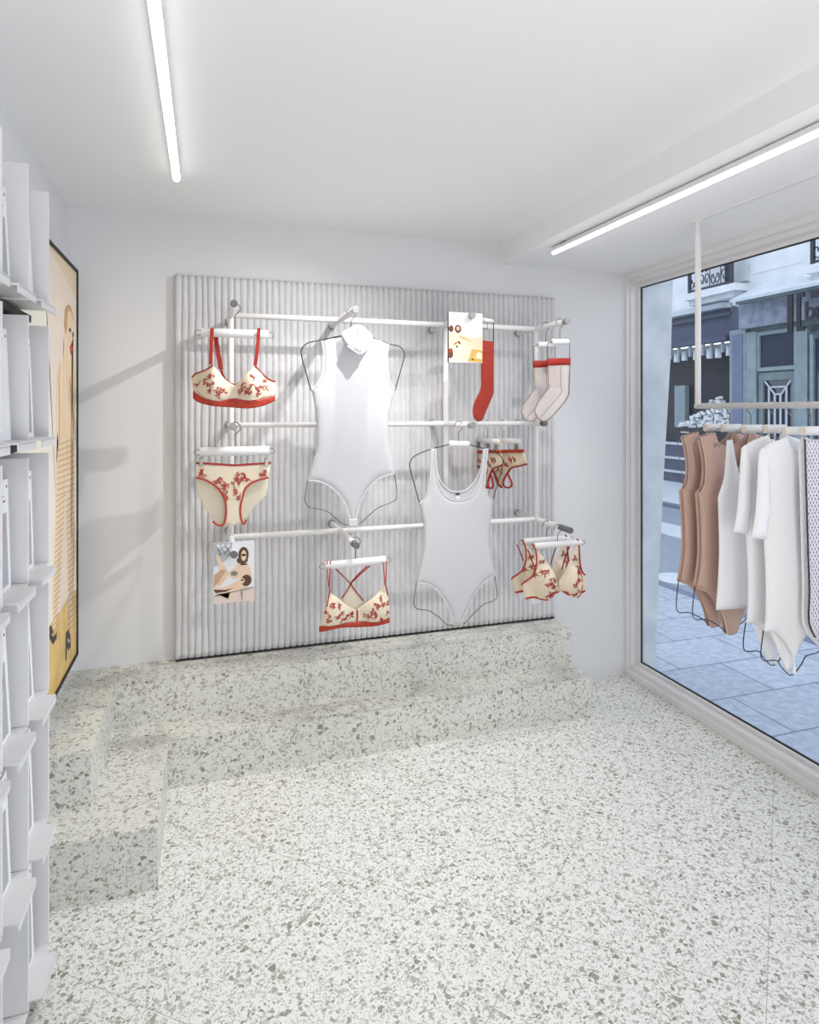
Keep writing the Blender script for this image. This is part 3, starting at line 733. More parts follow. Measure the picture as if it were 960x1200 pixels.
# ------------------------------------------------------------------ picture cards (flat art built from inlaid shapes)
def art(bm_dict, key, pts): bm_dict.setdefault(key, []).append(pts)
def card(name, label, x0, x1, z0, z1, yf, th, edge_mat, bgmat, shapes, hole=None, group=None):
    root = empty(name, ((x0 + x1) / 2, yf, (z0 + z1) / 2), label, 'picture card', group)
    bx('card_board', x0, x1, yf + .0008, yf + th, z0, z1, edge_mat, root)
    bx('print', x0 + .0008, x1, yf, yf + .0009, z0, z1, bgmat, root)
    for i, (nm, mat, pts) in enumerate(shapes):
        bm = nb(); P = [(x0 + u * (x1 - x0), z1 - v * (z1 - z0)) for u, v in pts]
        yy = yf - .0003 - .00008 * i
        f = bm.faces.new([bm.verts.new((p[0], yy, p[1])) for p in P])
        r_ = bmesh.ops.triangulate(bm, faces=[f])
        g = bmesh.ops.extrude_face_region(bm, geom=bm.faces[:]); bmesh.ops.translate(bm, vec=(0, .0003 + .00008 * i, 0), verts=[v for v in g['geom'] if isinstance(v, bmesh.types.BMVert)])
        mk(nm, bm, mat, root, False, root.location)
    return root
def flatm(name, r, g, b): return principled(name, srgb(r, g, b), .45, spec=.3)
SKIN = flatm('printed_skin', 222, 194, 166); SKIN2 = flatm('printed_skin_shade', 196, 158, 128); HAIR = flatm('printed_brown_hair', 92, 60, 44)
PALE = flatm('printed_pale', 222, 221, 224); GOLD = flatm('printed_gold', 200, 162, 88); CREAMP = flatm('printed_cream', 224, 206, 178); DK = flatm('printed_black', 34, 28, 28)
GRN = flatm('printed_foliage', 120, 124, 110); TERR = flatm('printed_stone', 214, 196, 184); REDP = flatm('printed_red', 190, 40, 36); GREYP = flatm('printed_grey', 168, 170, 176)
def ell(cx_, cy_, rx, ry, n=14, rot=0):
    return [(cx_ + math.cos(a) * rx * math.cos(rot) - math.sin(a) * ry * math.sin(rot), cy_ + math.cos(a) * rx * math.sin(rot) + math.sin(a) * ry * math.cos(rot)) for a in [2 * PI * k / n for k in range(n)]]
cY = 2.492
(a0, b1), (a1, b0) = onY(526, 365.5, cY), onY(565.5, 425.5, cY)
sh = [('printed_shape', PALE, [(0, 0), (1, 0), (1, .5), (.55, .42), (.3, .38), (0, .3)]),
      ('printed_shape', SKIN, [(0, .42), (.2, .40), (.45, .46), (.7, .50), (1, .46), (1, .76), (.8, .74), (.6, .70), (.4, .66), (.2, .72), (0, .85)]),
      ('printed_shape', CREAMP, [(.05, .98), (.25, .72), (.5, .64), (.7, .72), (.6, .98)]),
      ('printed_shape', GOLD, [(.55, .98), (.68, .72), (.8, .73), (1, .75), (1, .99)]),
      ('printed_shape', CREAMP, [(.78, .9), (.85, .78), (.98, .8), (.98, .93)]),
      ('printed_shape', SKIN2, [(.3, .46), (.5, .50), (.7, .58), (.5, .55), (.3, .50)]),
      ('printed_shape', HAIR, ell(.07, .33, .07, .07)), ('printed_shape', HAIR, ell(.27, .33, .10, .085)), ('printed_shape', SKIN2, ell(.27, .32, .05, .045)),
      ('printed_shape', HAIR, ell(.05, .82, .08, .1)), ('printed_shape', REDP, ell(.06, .78, .04, .03)), ('printed_shape', DK, ell(.3, .6, .05, .02, 10, .5)), ('printed_shape', DK, ell(.24, .685, .03, .018)), ('printed_shape', REDP, ell(.2, .62, .05, .015, 10, -.5)),
      ('printed_shape', DK, ell(.7, .93, .04, .013))]
c1 = card('picture_card', 'thick picture card with a black edge, hung in front of the red sock', a0, a1, b0, b1, cY, .014, BLACK, PALE, sh)
(a0, b1), (a1, b0) = onY(250.5, 637, cY), onY(298.3, 704.5, cY)
rr = random.Random(4)
sh = [('printed_shape', GREYP, [(0, 0), (.45, 0), (.42, .2), (.3, .3), (0, .4)]), ('printed_shape', TERR, [(0, .86), (.3, .8), (.6, .84), (1, .78), (1, 1), (0, 1)])]
for k in range(16): sh.append(('printed_shape', GRN if k % 2 else PALE, ell(rr.uniform(.04, .42), rr.uniform(.03, .22), .05, .018, 7, rr.uniform(0, 3))))
sh += [('printed_shape', SKIN, [(.60, .36), (.78, .34), (.9, .45), (.95, .6), (.85, .56), (.8, .62), (.62, .6), (.5, .62), (.3, .52), (.5, .44)]),
       ('printed_shape', SKIN, [(.08, .16), (.22, .36), (.36, .48), (.30, .60), (.14, .72), (.02, .66), (.2, .52), (.05, .25)]),
       ('printed_shape', SKIN2, [(.02, .52), (.2, .44), (.3, .46), (.1, .66), (.0, .72)]),
       ('printed_shape', SKIN, [(.0, .72), (.2, .74), (.4, .70), (.6, .64), (.8, .66), (.82, .76), (.6, .82), (.35, .93), (.2, .88), (.4, .82), (.1, .84)]),
       ('printed_shape', HAIR, [(.0, .76), (.3, .78), (.5, .75), (.3, .81), (.05, .82)]),
       ('printed_shape', HAIR, ell(.73, .22, .13, .13)), ('printed_shape', HAIR, ell(.70, .31, .14, .06)), ('printed_shape', SKIN, ell(.735, .235, .065, .09)), ('printed_shape', DK, ell(.735, .225, .06, .02)), ('printed_shape', DK, ell(.74, .38, .10, .012)),
       ('printed_shape', HAIR, ell(.80, .65, .13, .095)), ('printed_shape', SKIN, ell(.70, .65, .06, .045)), ('printed_shape', DK, ell(.70, .64, .05, .012)),
       ('printed_shape', GRN, ell(.5, .52, .09, .04)), ('printed_shape', DK, [(.04, .86), (.98, .77), (.98, .775), (.04, .87)]), ('printed_shape', DK, [(.68, .80), (.69, .80), (.7, .97), (.69, .97)])]
c2 = card('picture_card', 'small card with a photograph of two sunbathers, hung on the bottom left peg', a0, a1, b0, b1, cY + .008, .004, PAPER, PALE, sh)

# ------------------------------------------------------------------ two thongs on the middle rail (hangers run front to back)
def thong(name, xr, yaw, label):
    root = empty(name, (xr, YRK - .0, 1.36), label, 'thong', 'thongs on the middle rail')
    X0 = 1.32
    Wt = lambda pts: [(q[0] - 2.70, q[1] - 1.36) for q in [onX(*p, X0) for p in rescale(pts, 555, 490, 11.29)]]
    # local: a = along Y (front = negative), z
    (ya, za), (yb_, zb_) = Wt([(112, 303), (398, 316)])
    zc = (za + zb_) / 2
    def part(nm, bm, mat):
        # built in local x=a plane -> map to (0, a, z)
        bmesh.ops.transform(bm, matrix=Matrix(((0, 1, 0, 0), (1, 0, 0, 0), (0, 0, 1, 0), (0, 0, 0, 1))), verts=bm.verts)
        return mk(nm, bm, mat, root, True)
    part('hanger_tube', tube(nb(), [(ya, 0, zc), (yb_, 0, zc)], .0130, 20), TUBE_W)
    for e, sg in ((ya, 1), (yb_, -1)):
        part('end_cap', tube(nb(), [(e, 0, zc), (e + sg * .002, 0, zc)], .0125, 16), CAPC)
    ym = (ya + yb_) / 2; hz = ZM - 1.36
    hp = hook_pts(ym, 0, zc + .01, hz, .0125, side=1)
    part('hanger_hook', tube(nb(), cr(hp, 3), .0016, 6), METAL)
    for e in (ya - .016, yb_ + .022):
        bm = nb(); box(bm, e - .006, e + .006, -.007, -.0035, zc - .042, zc - .012, .001); box(bm, e - .006, e + .006, .0035, .007, zc - .040, zc - .012, .001)
        part('clip', bm, CHROME)
    body = chain([(150, 440), (200, 438), (300, 432), (430, 430)], [(430, 430), (440, 520), (465, 648)], [(465, 648), (400, 668), (335, 685), (305, 740), (265, 850), (262, 945)], [(262, 945), (240, 955), (212, 910)],
                 [(212, 910), (195, 810), (175, 730), (150, 680)], [(150, 680), (110, 650), (75, 640)], [(75, 640), (100, 520), (120, 440)], [(120, 440), (150, 440)])
    dT = lambda x, z: .004
    part('front_panel', cloth_bm(Wt(body), dT, puff=.0015, rnd=.01, res=.010), CREAM)
    def st_(nm, pts, mat, w, off=-.0005, t=.001):
        P = [(p[0], -off * 0 - .001, p[1]) for p in Wt(cr(pts, 5))]
        part(nm, tube(nb(), P, 0, flat=(w, t, (0, -1, 0))), mat)
    st_('waistband', [(118, 462), (200, 462), (300, 458), (434, 458)], ORANGE, .0078, t=.0052)
    st_('leg_binding', [(466, 640), (400, 668), (335, 688), (305, 740), (265, 850), (264, 930), (300, 962), (328, 940), (330, 890), (302, 780)], RED, .0030, t=.0042)
    st_('leg_binding', [(75, 645), (110, 655), (150, 682), (180, 750), (200, 840), (215, 910), (250, 958)], RED, .0030, t=.0042)
    sts = [(*Wt([q[:2]])[0], q[2]) for q in ((170, 610, 30), (200, 640, 70), (215, 660, -60), (235, 600, 90), (245, 690, -80), (260, 640, 60), (280, 630, 30), (310, 610, 70), (330, 630, 60), (220, 570, 60), (350, 620, 90), (300, 680, 30), (130, 600, 80), (110, 610, 60))]
    bm = nb()
    for pts, lev in twigs(31, sts, [tuple(p) for p in Wt(body)], .022):
        for sgn in (-1,):
            tube(bm, [(x, .004 + sgn * .0030, z) for x, z in pts], 0, flat=(.0014, .0006, (0, -1, 0)))
    part('embroidery', bm, STITCH)
    root.rotation_euler = (0, 0, yaw)
    return root
t1 = thong('thong', 1.335, 0, 'cream thong with red waistband, left one beside the scoop-neck bodysuit strap')
t2 = copy_tree(t1); t2.location = (1.441, YRK, 1.36); t2.rotation_euler = (0, 0, math.radians(17)); tag(t2, 'cream thong with red waistband, right one of the two on the middle rail')

# ------------------------------------------------------------------ hanging rail by the window
XH, ZH = 1.911, 1.518
rail = empty('hanging_rail', (XH, 2.09, ZS), 'white clothes rail hanging from the lowered ceiling in front of the window', 'clothes rail')
cyl('post', (XH, 2.09, ZH), (XH, 2.09, ZS - .003), .0115, TUBE_W, rail)
cyl('post', (XH, -.4, ZH), (XH, -.4, ZS - .003), .0115, TUBE_W, rail)
bm = tube(nb(), [(XH, 2.10, ZH), (XH, -.41, ZH)], .0115, 20); mk('rail_bar', bm, TUBE_W, rail, True, rail.location)
bx('ceiling_track', XH - .018, XH + .004, -.5, 2.115, ZS - .006, ZS, TUBE_W, rail, .001)

def rail_hanger(root, y, zt, half=.045, r=.0155, wires=()):
    cyl('hanger_tube', (XH + .022 - half, y, zt), (XH + .022 + half, y, zt), r, TUBE_W, root, 24)
    for s_ in (-1, 1): cyl('end_cap', (XH + .022 + s_ * half, y, zt), (XH + .022 + s_ * (half + .0015), y, zt), r - .002, CAPC, root, 20)
    wire('hanger_hook', cr([(p[0], p[1], p[2]) for p in hook_pts(XH + .017, y, zt + .01, ZH, .0115, side=-1)], 3), METAL, root, .0021)
XC = XH + .017
Zs = lambda v, Y: onY(836, v, Y)[1]
def mirror(pts): return [(2 * XC - x, z) for x, z in reversed(pts)]
def hang_wires(root, y, zt, shx, shz, armz, hipx, hipz, botz, lower=True, mat=DARKWIRE):
    for s_ in (-1, 1):
        f = lambda x: XC + s_ * (XC - x)
        pts = cr([(XC - .045, zt), (shx + .02, shz), (shx - .02, shz - .02), (shx - .032, shz - .05), (shx - .018, (shz + armz) / 2), (shx + .0, armz)], 5)
        wire('wire_form', [(f(p[0]), y, p[1]) for p in pts], METAL, root, .0015)
        if lower:
            h = hipz - botz
            pts = cr([(hipx + .003, hipz), (hipx - .008, hipz - h * .45), (hipx + .005, hipz - h * .62), (hipx + .06, hipz - h * .66), (XC - .045, botz + .03), (XC - .012, botz), (XC, botz)], 5)
            wire('wire_form', [(f(p[0]), y, p[1]) for p in pts], DARKWIRE, root, .002)
ZT1 = onY(828, 501, 2.026)[1]
# nude V-neck bodysuits
def nude(y, label):
    root = empty('bodysuit', (XC, y, 1.3), label, 'bodysuit', 'nude bodysuits on the hanging rail')
    shi, sho = (1.838, 1.416), (1.778, 1.398)
    arm = [sho, (1.790, 1.34), (1.795, 1.28), (1.787, 1.215), (1.765, 1.184)]
    side = [(1.765, 1.184), (1.776, 1.10), (1.782, 1.018), (1.778, .93), (1.756, .832)]
    leg = [(1.756, .832), (1.80, .815), (1.845, .775), (1.885, .70), (1.905, .64)]
    neck = [(XC, 1.24), (1.895, 1.29), (1.862, 1.36), shi]
    def body(neck):
        Lh = chain([neck[-1], sho], arm, side, leg, [leg[-1], (XC, .632)]) if False else None
        half = cr([Vector(p) for p in neck], 5) + cr([Vector(p) for p in arm], 5) + cr([Vector(p) for p in side], 5)[1:] + cr([Vector(p) for p in leg], 5)[1:] + [Vector((XC, .633))]
        h = [(p[0], p[1]) for p in half]
        return h + mirror(h)[1:-1]
    dz = lambda x, z: y + .004 * math.sin(z * 14) + .003 * math.sin(x * 30)
    bf = body(neck); bb = body([(XC, 1.36), (1.90, 1.368), (1.866, 1.385), shi])
    cloth('front_panel', bf, SUIT_TAN, root, lambda x, z: dz(x, z) - .012 + 0 * x, puff=.012, rnd=.05, res=.016)
    cloth('back_panel', bb, SUIT_TAN, root, lambda x, z: dz(x, z) + .008, puff=.006, rnd=.05, res=.018)
    for seg in (neck, arm, leg):
        P = [(p[0], p[1]) for p in cr([Vector(q) for q in seg], 5)]
        strip('binding', P, TAN_TRIM, root, lambda x, z: dz(x, z) - .012, .0022, .0014, .002)
        strip('binding', mirror(P), TAN_TRIM, root, lambda x, z: dz(x, z) - .012, .0022, .0014, .002)
    rail_hanger(root, y, ZT1)
    hang_wires(root, y, ZT1, 1.785, 1.405, 1.187, 1.756, .832, .636)
    return root
n1 = nude(2.026, 'nude V-neck bodysuit at the far end of the hanging rail')
n2 = copy_tree(n1); n2.location = (XC, 1.94, 1.3); tag(n2, 'nude V-neck bodysuit next to the white strappy top on the hanging rail')
# white tank top
y = 1.843
root = empty('tank_top', (XC, y, 1.3), 'long white strappy tank top with a straight hem between nude and white bodysuits', 'top')
half = cr([Vector(p) for p in ((XC, 1.20), (1.89, 1.235), (1.862, 1.30), (1.842, 1.392))], 5) + [Vector((1.815, 1.392))] + cr([Vector(p) for p in ((1.815, 1.392), (1.81, 1.32), (1.80, 1.25), (1.775, 1.19), (1.773, 1.17))], 4)[1:] + cr([Vector(p) for p in ((1.773, 1.17), (1.776, 1.0), (1.77, .88), (1.762, .775))], 5)[1:] + [Vector((XC, .768))]
h = [(p[0], p[1]) for p in half]
cloth('body', h + mirror(h)[1:-1], SUIT_R, root, lambda x, z: y + .006 * math.sin(x * 45) * min(1, (1.4 - z) * 2), puff=.012, rnd=.05, res=.018)
rail_hanger(root, y, ZT1)
for s_ in (-1, 1):
    for dz_ in (0, -.022):
        pts = cr([(XC - .045, ZT1 + dz_ * .4), (XC - .10, ZT1 - .022 + dz_ * .4), (XC - .150, ZT1 - .050 + dz_ * .5), (XC - .168, ZT1 - .056), (XC - .166, ZT1 - .068)], 4)
        wire('wire_form', [(XC + s_ * (p[0] - XC) * 1, y, p[1]) for p in pts], METAL, root, .0015)
# white tee bodysuits with short sleeves
def tee(y, label, sx=0, sleeve_z=1.085):
    root = empty('tee_bodysuit', (XC, y, 1.3), label, 'bodysuit', 'white short-sleeved bodysuits on the hanging rail')
    neck = [(XC, 1.36), (1.93, 1.365), (1.905, 1.385), (1.885, 1.414)]
    sho = [(1.885, 1.414), (1.82, 1.395), (1.775, 1.368)]
    side = [(1.800, 1.20), (1.802, 1.05), (1.806, .92), (1.806, .80), (1.800, .755)]
    leg = [(1.800, .755), (1.85, .745), (1.895, .705), (1.925, .65), (1.935, .60)]
    half = cr([Vector(p) for p in neck], 5) + cr([Vector(p) for p in sho], 5)[1:] + cr([Vector(p) for p in [(1.775, 1.368), (1.79, 1.28), (1.800, 1.20)]], 4)[1:] + cr([Vector(p) for p in side], 5)[1:] + cr([Vector(p) for p in leg], 5)[1:] + [Vector((XC, .595))]
    h = [(p[0], p[1]) for p in half]
    dz = lambda x, z: y + .006 * math.sin(x * 30 + z * 4) + .003 * math.sin(z * 12)
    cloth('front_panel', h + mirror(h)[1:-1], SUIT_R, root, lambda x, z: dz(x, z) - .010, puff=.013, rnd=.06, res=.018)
    # second crotch flap a little behind
    fl = [(1.84, .76), (1.87, .70), (1.90, .64), (1.915, .60), (XC + .02, .60), (XC + .04, .66), (XC + .06, .76)]
    cloth('back_panel', fl, SUIT_R, root, lambda x, z: y + .014, puff=.004, rnd=.04, res=.018)
    for s_ in (-1, 1):
        sl = cr([Vector(p) for p in ((1.80, 1.382), (1.772, 1.362), (1.752, 1.25), (1.728, 1.13), (1.717, sleeve_z))], 5)
        sl += cr([Vector(p) for p in ((1.780, sleeve_z - .012), (1.788, 1.12), (1.800, 1.20), (1.812, 1.30))], 5)
        P = [(XC + s_ * (p[0] - XC) * -1 * -1, p[1]) for p in sl] if s_ > 0 else [(2 * XC - p[0], p[1]) for p in sl]
        cloth('sleeve', P, SUIT_R, root, lambda x, z: y - .012 - .02 * min(1, max(0, (1.36 - z) / .2)), puff=.012, rnd=.03, res=.015)
    strip('neck_binding', [(p[0], p[1]) for p in cr([Vector(q) for q in neck], 5)], WHITE_TRIM, root, lambda x, z: dz(x, z) - .008, .003, .0015, .001)
    strip('neck_binding', mirror([(p[0], p[1]) for p in cr([Vector(q) for q in neck], 5)]), WHITE_TRIM, root, lambda x, z: dz(x, z) - .008, .003, .0015, .001)
    rail_hanger(root, y, ZT1 + .002)
    hang_wires(root, y, ZT1, 1.83, 1.39, 1.30, 1.800, .757, .592)
    return root
e1 = tee(1.746, 'white short-sleeved bodysuit on the rail, beside the strappy white tank top')
e2 = copy_tree(e1); e2.location = (XC, 1.672, 1.295); tag(e2, 'white short-sleeved bodysuit on the rail, beside the black-edged net garment')
# net garment with black edge
NET = principled('white_net', srgb(226, 222, 230), .7)
nt = NET.node_tree; b = nt.nodes['Principled BSDF']; out = nt.nodes['Material Output']
tc = N(NET, 'ShaderNodeTexCoord'); sx_ = N(NET, 'ShaderNodeSeparateXYZ'); L(NET, tc.outputs['Object'], sx_.inputs[0])
def mth(op, a, bb=None, c=None):
    n = N(NET, 'ShaderNodeMath', operation=op)
    for i, q in enumerate((a, bb, c)):
        if q is None: continue
        if isinstance(q, (int, float)): n.inputs[i].default_value = q
        else: L(NET, q, n.inputs[i])
    return n.outputs[0]
u1 = mth('ADD', mth('MULTIPLY', sx_.outputs[0], 70), mth('MULTIPLY', sx_.outputs[2], 42)); u2 = mth('SUBTRACT', mth('MULTIPLY', sx_.outputs[0], 70), mth('MULTIPLY', sx_.outputs[2], 42))
def hole(u): return mth('ABSOLUTE', mth('SUBTRACT', mth('FRACT', u), .5))
hm = mth('MAXIMUM', hole(u1), hole(u2)); msk = mth('GREATER_THAN', hm, .30)
tr = N(NET, 'ShaderNodeBsdfTransparent'); mx = N(NET, 'ShaderNodeMixShader'); L(NET, msk, mx.inputs[0]); L(NET, tr.outputs[0], mx.inputs[1]); L(NET, b.outputs[0], mx.inputs[2]); L(NET, mx.outputs[0], out.inputs['Surface'])
y = 1.599
root = empty('net_bodysuit', (XC, y, 1.3), 'white net garment with a black cord edge, last one visible on the rail', 'top')
edge = [(1.885, 1.405), (1.893, 1.20), (1.90, 1.02), (1.905, .90), (1.903, .80), (1.93, .745)]
half = [Vector(p) for p in ((XC + .12, 1.40), (1.89, 1.405))] + cr([Vector(p) for p in edge], 5)[1:] + [Vector((2.02, .66)), Vector((2.12, .75)), Vector((2.14, 1.0)), Vector((2.13, 1.38))]
cloth('net_panel', [(p[0], p[1]) for p in half], NET, root, lambda x, z: y - .01 + .005 * math.sin(x * 30), puff=.004, rnd=.03, res=.02)
cloth('lining', [(p[0] + .004, p[1] - .004) for p in half], SUIT_R, root, lambda x, z: y + .012 + .005 * math.sin(x * 30), puff=.003, rnd=.03, res=.02)
bmw = tube(nb(), [(p[0], y - .014, p[1]) for p in cr([Vector(q) for q in edge], 6)], .0028, 6); mk('cord_edge', bmw, DARKWIRE, root, True, root.location)
rail_hanger(root, y, ZT1)

# ------------------------------------------------------------------ poster on the left wall
PXW = -.517; py0, py1, pzb, pzt = 2.0, 2.95, .475, 2.088
root = empty('poster', (PXW, (py0 + py1) / 2, pzb), 'tall framed fashion poster of a model in net tights on the left wall', 'poster')
bx('backing_board', XL + .002, PXW - .001, py0, py1, pzb, pzt, BLACK, root)
bm = nb(); t_ = .012
for (a, b_, c, d) in ((py0, py1, pzt - t_, pzt), (py0, py1, pzb, pzb + t_), (py0, py0 + t_, pzb, pzt), (py1 - t_ * .8, py1, pzb, pzt)): box(bm, PXW - .002, PXW + .006, a, b_, c, d)
mk('frame', bm, BLACK, root, False, root.location)
bx('print', PXW - .0012, PXW, py0 + .01, py1 - .008, pzb + .01, pzt - .01, flatm('poster_cream', 232, 226, 210), root)
PI_ = [0]
def pp(nm, mat, px, d=0):
    """poster shape, drawn in px, inlaid on the print"""
    PI_[0] += 1
    bm = nb(); xx = PXW + .0001 + PI_[0] * .00002
    pts = [onX(p[0], p[1], PXW) for p in px]
    pts = [(max(py0 + .012, min(py1 - .01, a)), max(pzb + .012, min(pzt - .012, b))) for a, b in pts]
    f = bm.faces.new([bm.verts.new((xx, a, b)) for a, b in pts]); bmesh.ops.triangulate(bm, faces=[f])
    g = bmesh.ops.extrude_face_region(bm, geom=bm.faces[:]); bmesh.ops.translate(bm, vec=(-(xx - PXW + .0002), 0, 0), verts=[v for v in g['geom'] if isinstance(v, bmesh.types.BMVert)])
    return mk(nm, bm, mat, root, False, root.location)
BEIGE = flatm('poster_beige', 226, 204, 170); OCHRE = bumpy('poster_sand', srgb(222, 190, 124), srgb(206, 168, 96), 14, .5, 0); BLOND = flatm('poster_blond', 196, 152, 100)
PSKIN = bumpy('poster_skin', srgb(238, 216, 184), srgb(228, 198, 158), 5, .5, 0, stretch=(1, 6, 1)); PTIGHT = flatm('poster_tights', 214, 180, 138)
PEACH = flatm('poster_peach', 232, 216, 198)
pp('printed_shape', PEACH, [(50, 275), (90, 330), (90, 700), (72, 730), (66, 600), (58, 420)])
pp('printed_shape', BEIGE, [(50, 262), (92, 322), (92, 352), (74, 320), (58, 292)])
pp('printed_shape', OCHRE, [(56, 735), (68, 720), (78, 702), (90, 690), (90, 780), (56, 830)])
pp('printed_shape', BLOND, [(76, 365), (79, 357), (83, 359), (86, 370), (86.3, 378), (83, 372), (80, 385), (77, 390), (75, 382)])
pp('printed_shape', PSKIN, [(77, 368), (81, 362), (85, 370), (86, 385), (85.2, 398), (83, 405), (84, 416), (87, 424), (88.5, 440), (88.7, 500), (86.5, 510), (85.5, 520), (87, 540), (87.5, 600), (86, 650), (86, 700), (85, 742), (82.5, 745), (80, 690), (77, 600), (76, 580), (73, 630), (69, 690), (65, 738), (62, 738), (61, 700), (63.5, 640), (65, 580), (66, 545), (68.5, 520), (67, 505), (66, 500), (66.5, 440), (69, 428), (74, 420), (75, 410), (75, 390)])
for (a, b_, c, d, e, f) in ((66.5, 520, 87.3, 540, 66, 700),):
    for k in range(34):
        v = 516 + k * 6.6
        t = (v - 516) / 225
        lx0, lx1 = 67.5 - 5.5 * t, (87.5 if v < 580 else 76.5 - 9.5 * (v - 580) / 160)
        pp('net_line', SKIN2, [(lx0, v + 5), (lx1, v - 3), (lx1, v - 1.6), (lx0, v + 6.4)])
        if v >= 580: pp('net_line', SKIN2, [(77.5 + (v - 580) * .02, v + 4), (87, v - 3), (87, v - 1.6), (77.5 + (v - 580) * .02, v + 5.4)])
pp('printed_shape', SKIN2, [(70.2, 425), (69.4, 440), (68.8, 500), (69.4, 520), (69.7, 440)]); pp('printed_shape', SKIN2, [(82, 440), (83, 455), (82.5, 462), (81.3, 450)]); pp('printed_shape', SKIN2, [(83.8, 480), (84.4, 500), (84.2, 520), (83.6, 505)])
pp('printed_shape', BLOND, [(76, 362), (79, 357), (82, 358), (81.5, 363), (79, 366), (78, 385), (76.5, 392), (75, 380)])
pp('eye', DK, [(80.5, 386), (82, 384), (83.3, 387), (82, 390)]); pp('eye', DK, [(84.6, 390), (86, 389), (86.2, 394), (85, 395)])
pp('lips', REDP, [(81.5, 406), (83.5, 403.5), (85, 406), (84.6, 412), (82.7, 416), (82, 411)])
pp('sandal', DK, [(58, 735), (60, 733), (62, 742), (65, 745), (66, 740), (66, 748), (62, 755), (58, 748)]); pp('sandal', DK, [(77, 742), (79.5, 738), (82, 744), (82.5, 758), (80, 762), (78.5, 756), (77.6, 774), (76.8, 774)])
pp('sandal_buckle', GOLD, [(60, 742), (63, 743), (63, 746), (60, 745)]); pp('sandal_buckle', GOLD, [(78.5, 748), (81.5, 750), (81, 754), (79, 752)])

# ------------------------------------------------------------------ display rack on the left wall
rk = empty('display_rack', (XL + .01, 1.6, 0), 'white lacquered metal rack of fins and small shelves on the left wall', 'display rack')
bx('back_rail', XL + .001, XL + .012, 1.30, 1.90, .05, 2.07, RACKW, rk)
FX = -.40
levels = [.075 + .338 * k for k in range(6)]
fins = (1.897, 1.694, 1.491)
for z in levels:
    for fy in fins:
        bx('fin', XL + .012, FX, fy, fy + .008, z + .004, z + .31 - (.012 if z < 1.7 else -.008), RACKW, rk, .001)
    bx('support_bar', XL + .012, FX - .045, 1.30, 1.915, z - .030, z - .012, BLACK, rk, 0)
def shelf(fy, z):
    # plate with a notch beside the fin, outer lip folded down
    bm = nb(); y1 = fy - .001; y0 = fy - .172; x0 = XL + .012; xo = FX + .024; th = .004; nt_ = .032
    pts = [(x0, y0), (xo, y0), (xo, y1 - nt_), (FX, y1 - nt_), (FX, y1), (x0, y1)]
    t = [bm.verts.new((x, yy, z + .004)) for x, yy in pts]; b = [bm.verts.new((x, yy, z)) for x, yy in pts]
    bm.faces.new(t); bm.faces.new(list(reversed(b)))
    for i in range(6): bm.faces.new((b[i], b[(i + 1) % 6], t[(i + 1) % 6], t[i]))
    box(bm, xo - .004, xo, y0, y1 - nt_, z - .016, z + .001)
    box(bm, x0 + .01, x0 + .015, y0, y1, z - .016, z + .001)
    return mk('shelf', bm, RACKW, rk, False, rk.location)
for z in levels:
    for fy in fins: shelf(fy, z)
# hosiery packs standing on the shelves
def pack(loc, h, w, lean, label, style, first=True):
    root = empty('hosiery_pack', loc, label, 'hosiery pack', 'hosiery packs on the display rack')
    M = Matrix.Rotation(-lean, 4, 'Y')
    def P(nm, y0, y1, z0, z1, x0, x1, mat):
        bm = box(nb(), x0, x1, y0, y1, z0, z1); bmesh.ops.transform(bm, matrix=M, verts=bm.verts); return mk(nm, bm, mat, root)
    P('pack_body', -w / 2, w / 2, 0, h, 0, .006, PAPER)
    if style:
        # printed leg photograph and a block of small type, as dark bars
        bm = nb(); box(bm, .0061, .0066, -w / 2 + .016, w / 2 - .02, .012, h * .70); bmesh.ops.transform(bm, matrix=M, verts=bm.verts); mk('picture_panel', bm, GREYP, root)
        bm = nb()
        v = [(.0070, a, b) for a, b in ((-w * .22, .014), (-w * .02, .014), (w * .06, h * .3), (w * .22, h * .55), (w * .20, h * .68), (-w * .2, h * .68), (-w * .1, h * .4))]
        f = bm.faces.new([bm.verts.new(q) for q in v]); g = bmesh.ops.extrude_face_region(bm, geom=[f]); bmesh.ops.translate(bm, vec=(-.0006, 0, 0), verts=[q for q in g['geom'] if isinstance(q, bmesh.types.BMVert)])
        bmesh.ops.transform(bm, matrix=M, verts=bm.verts); mk('printed_leg', bm, SKINP if style == 1 else INK, root)
        bm = nb()
        for k in range(3): box(bm, .0061, .0066, -w * .3, w * .3 - .012 * k, h * (.80 + .045 * k), h * (.815 + .045 * k))
        bmesh.ops.transform(bm, matrix=M, verts=bm.verts); mk('printed_lines', bm, INK, root)
    P('hang_hole', w / 2 - .016, w / 2 - .010, h - .020, h - .014, .006, .0066, INK)
    return root
rows = ['lowest shelf', 'second shelf up', 'third shelf up', 'fourth shelf up', 'fifth shelf up', 'topmost shelf']
for k, z in enumerate(levels):
    for j, fy in enumerate(fins[:2]):
        if k == 0 and j == 1: continue
        hh = (.245, .255, .25, .25, .255, .24)[k]
        bayname = 'far column' if j == 0 else 'near column'
        pack((FX - .034, fy - .096, z + .0045), hh, .135, math.radians(1.5 + (k % 3) * .6), 'white hosiery pack on the %s of the rack, %s' % (rows[k], bayname), (1, 2, 1, 2, 1, 0)[(k + j) % 6])

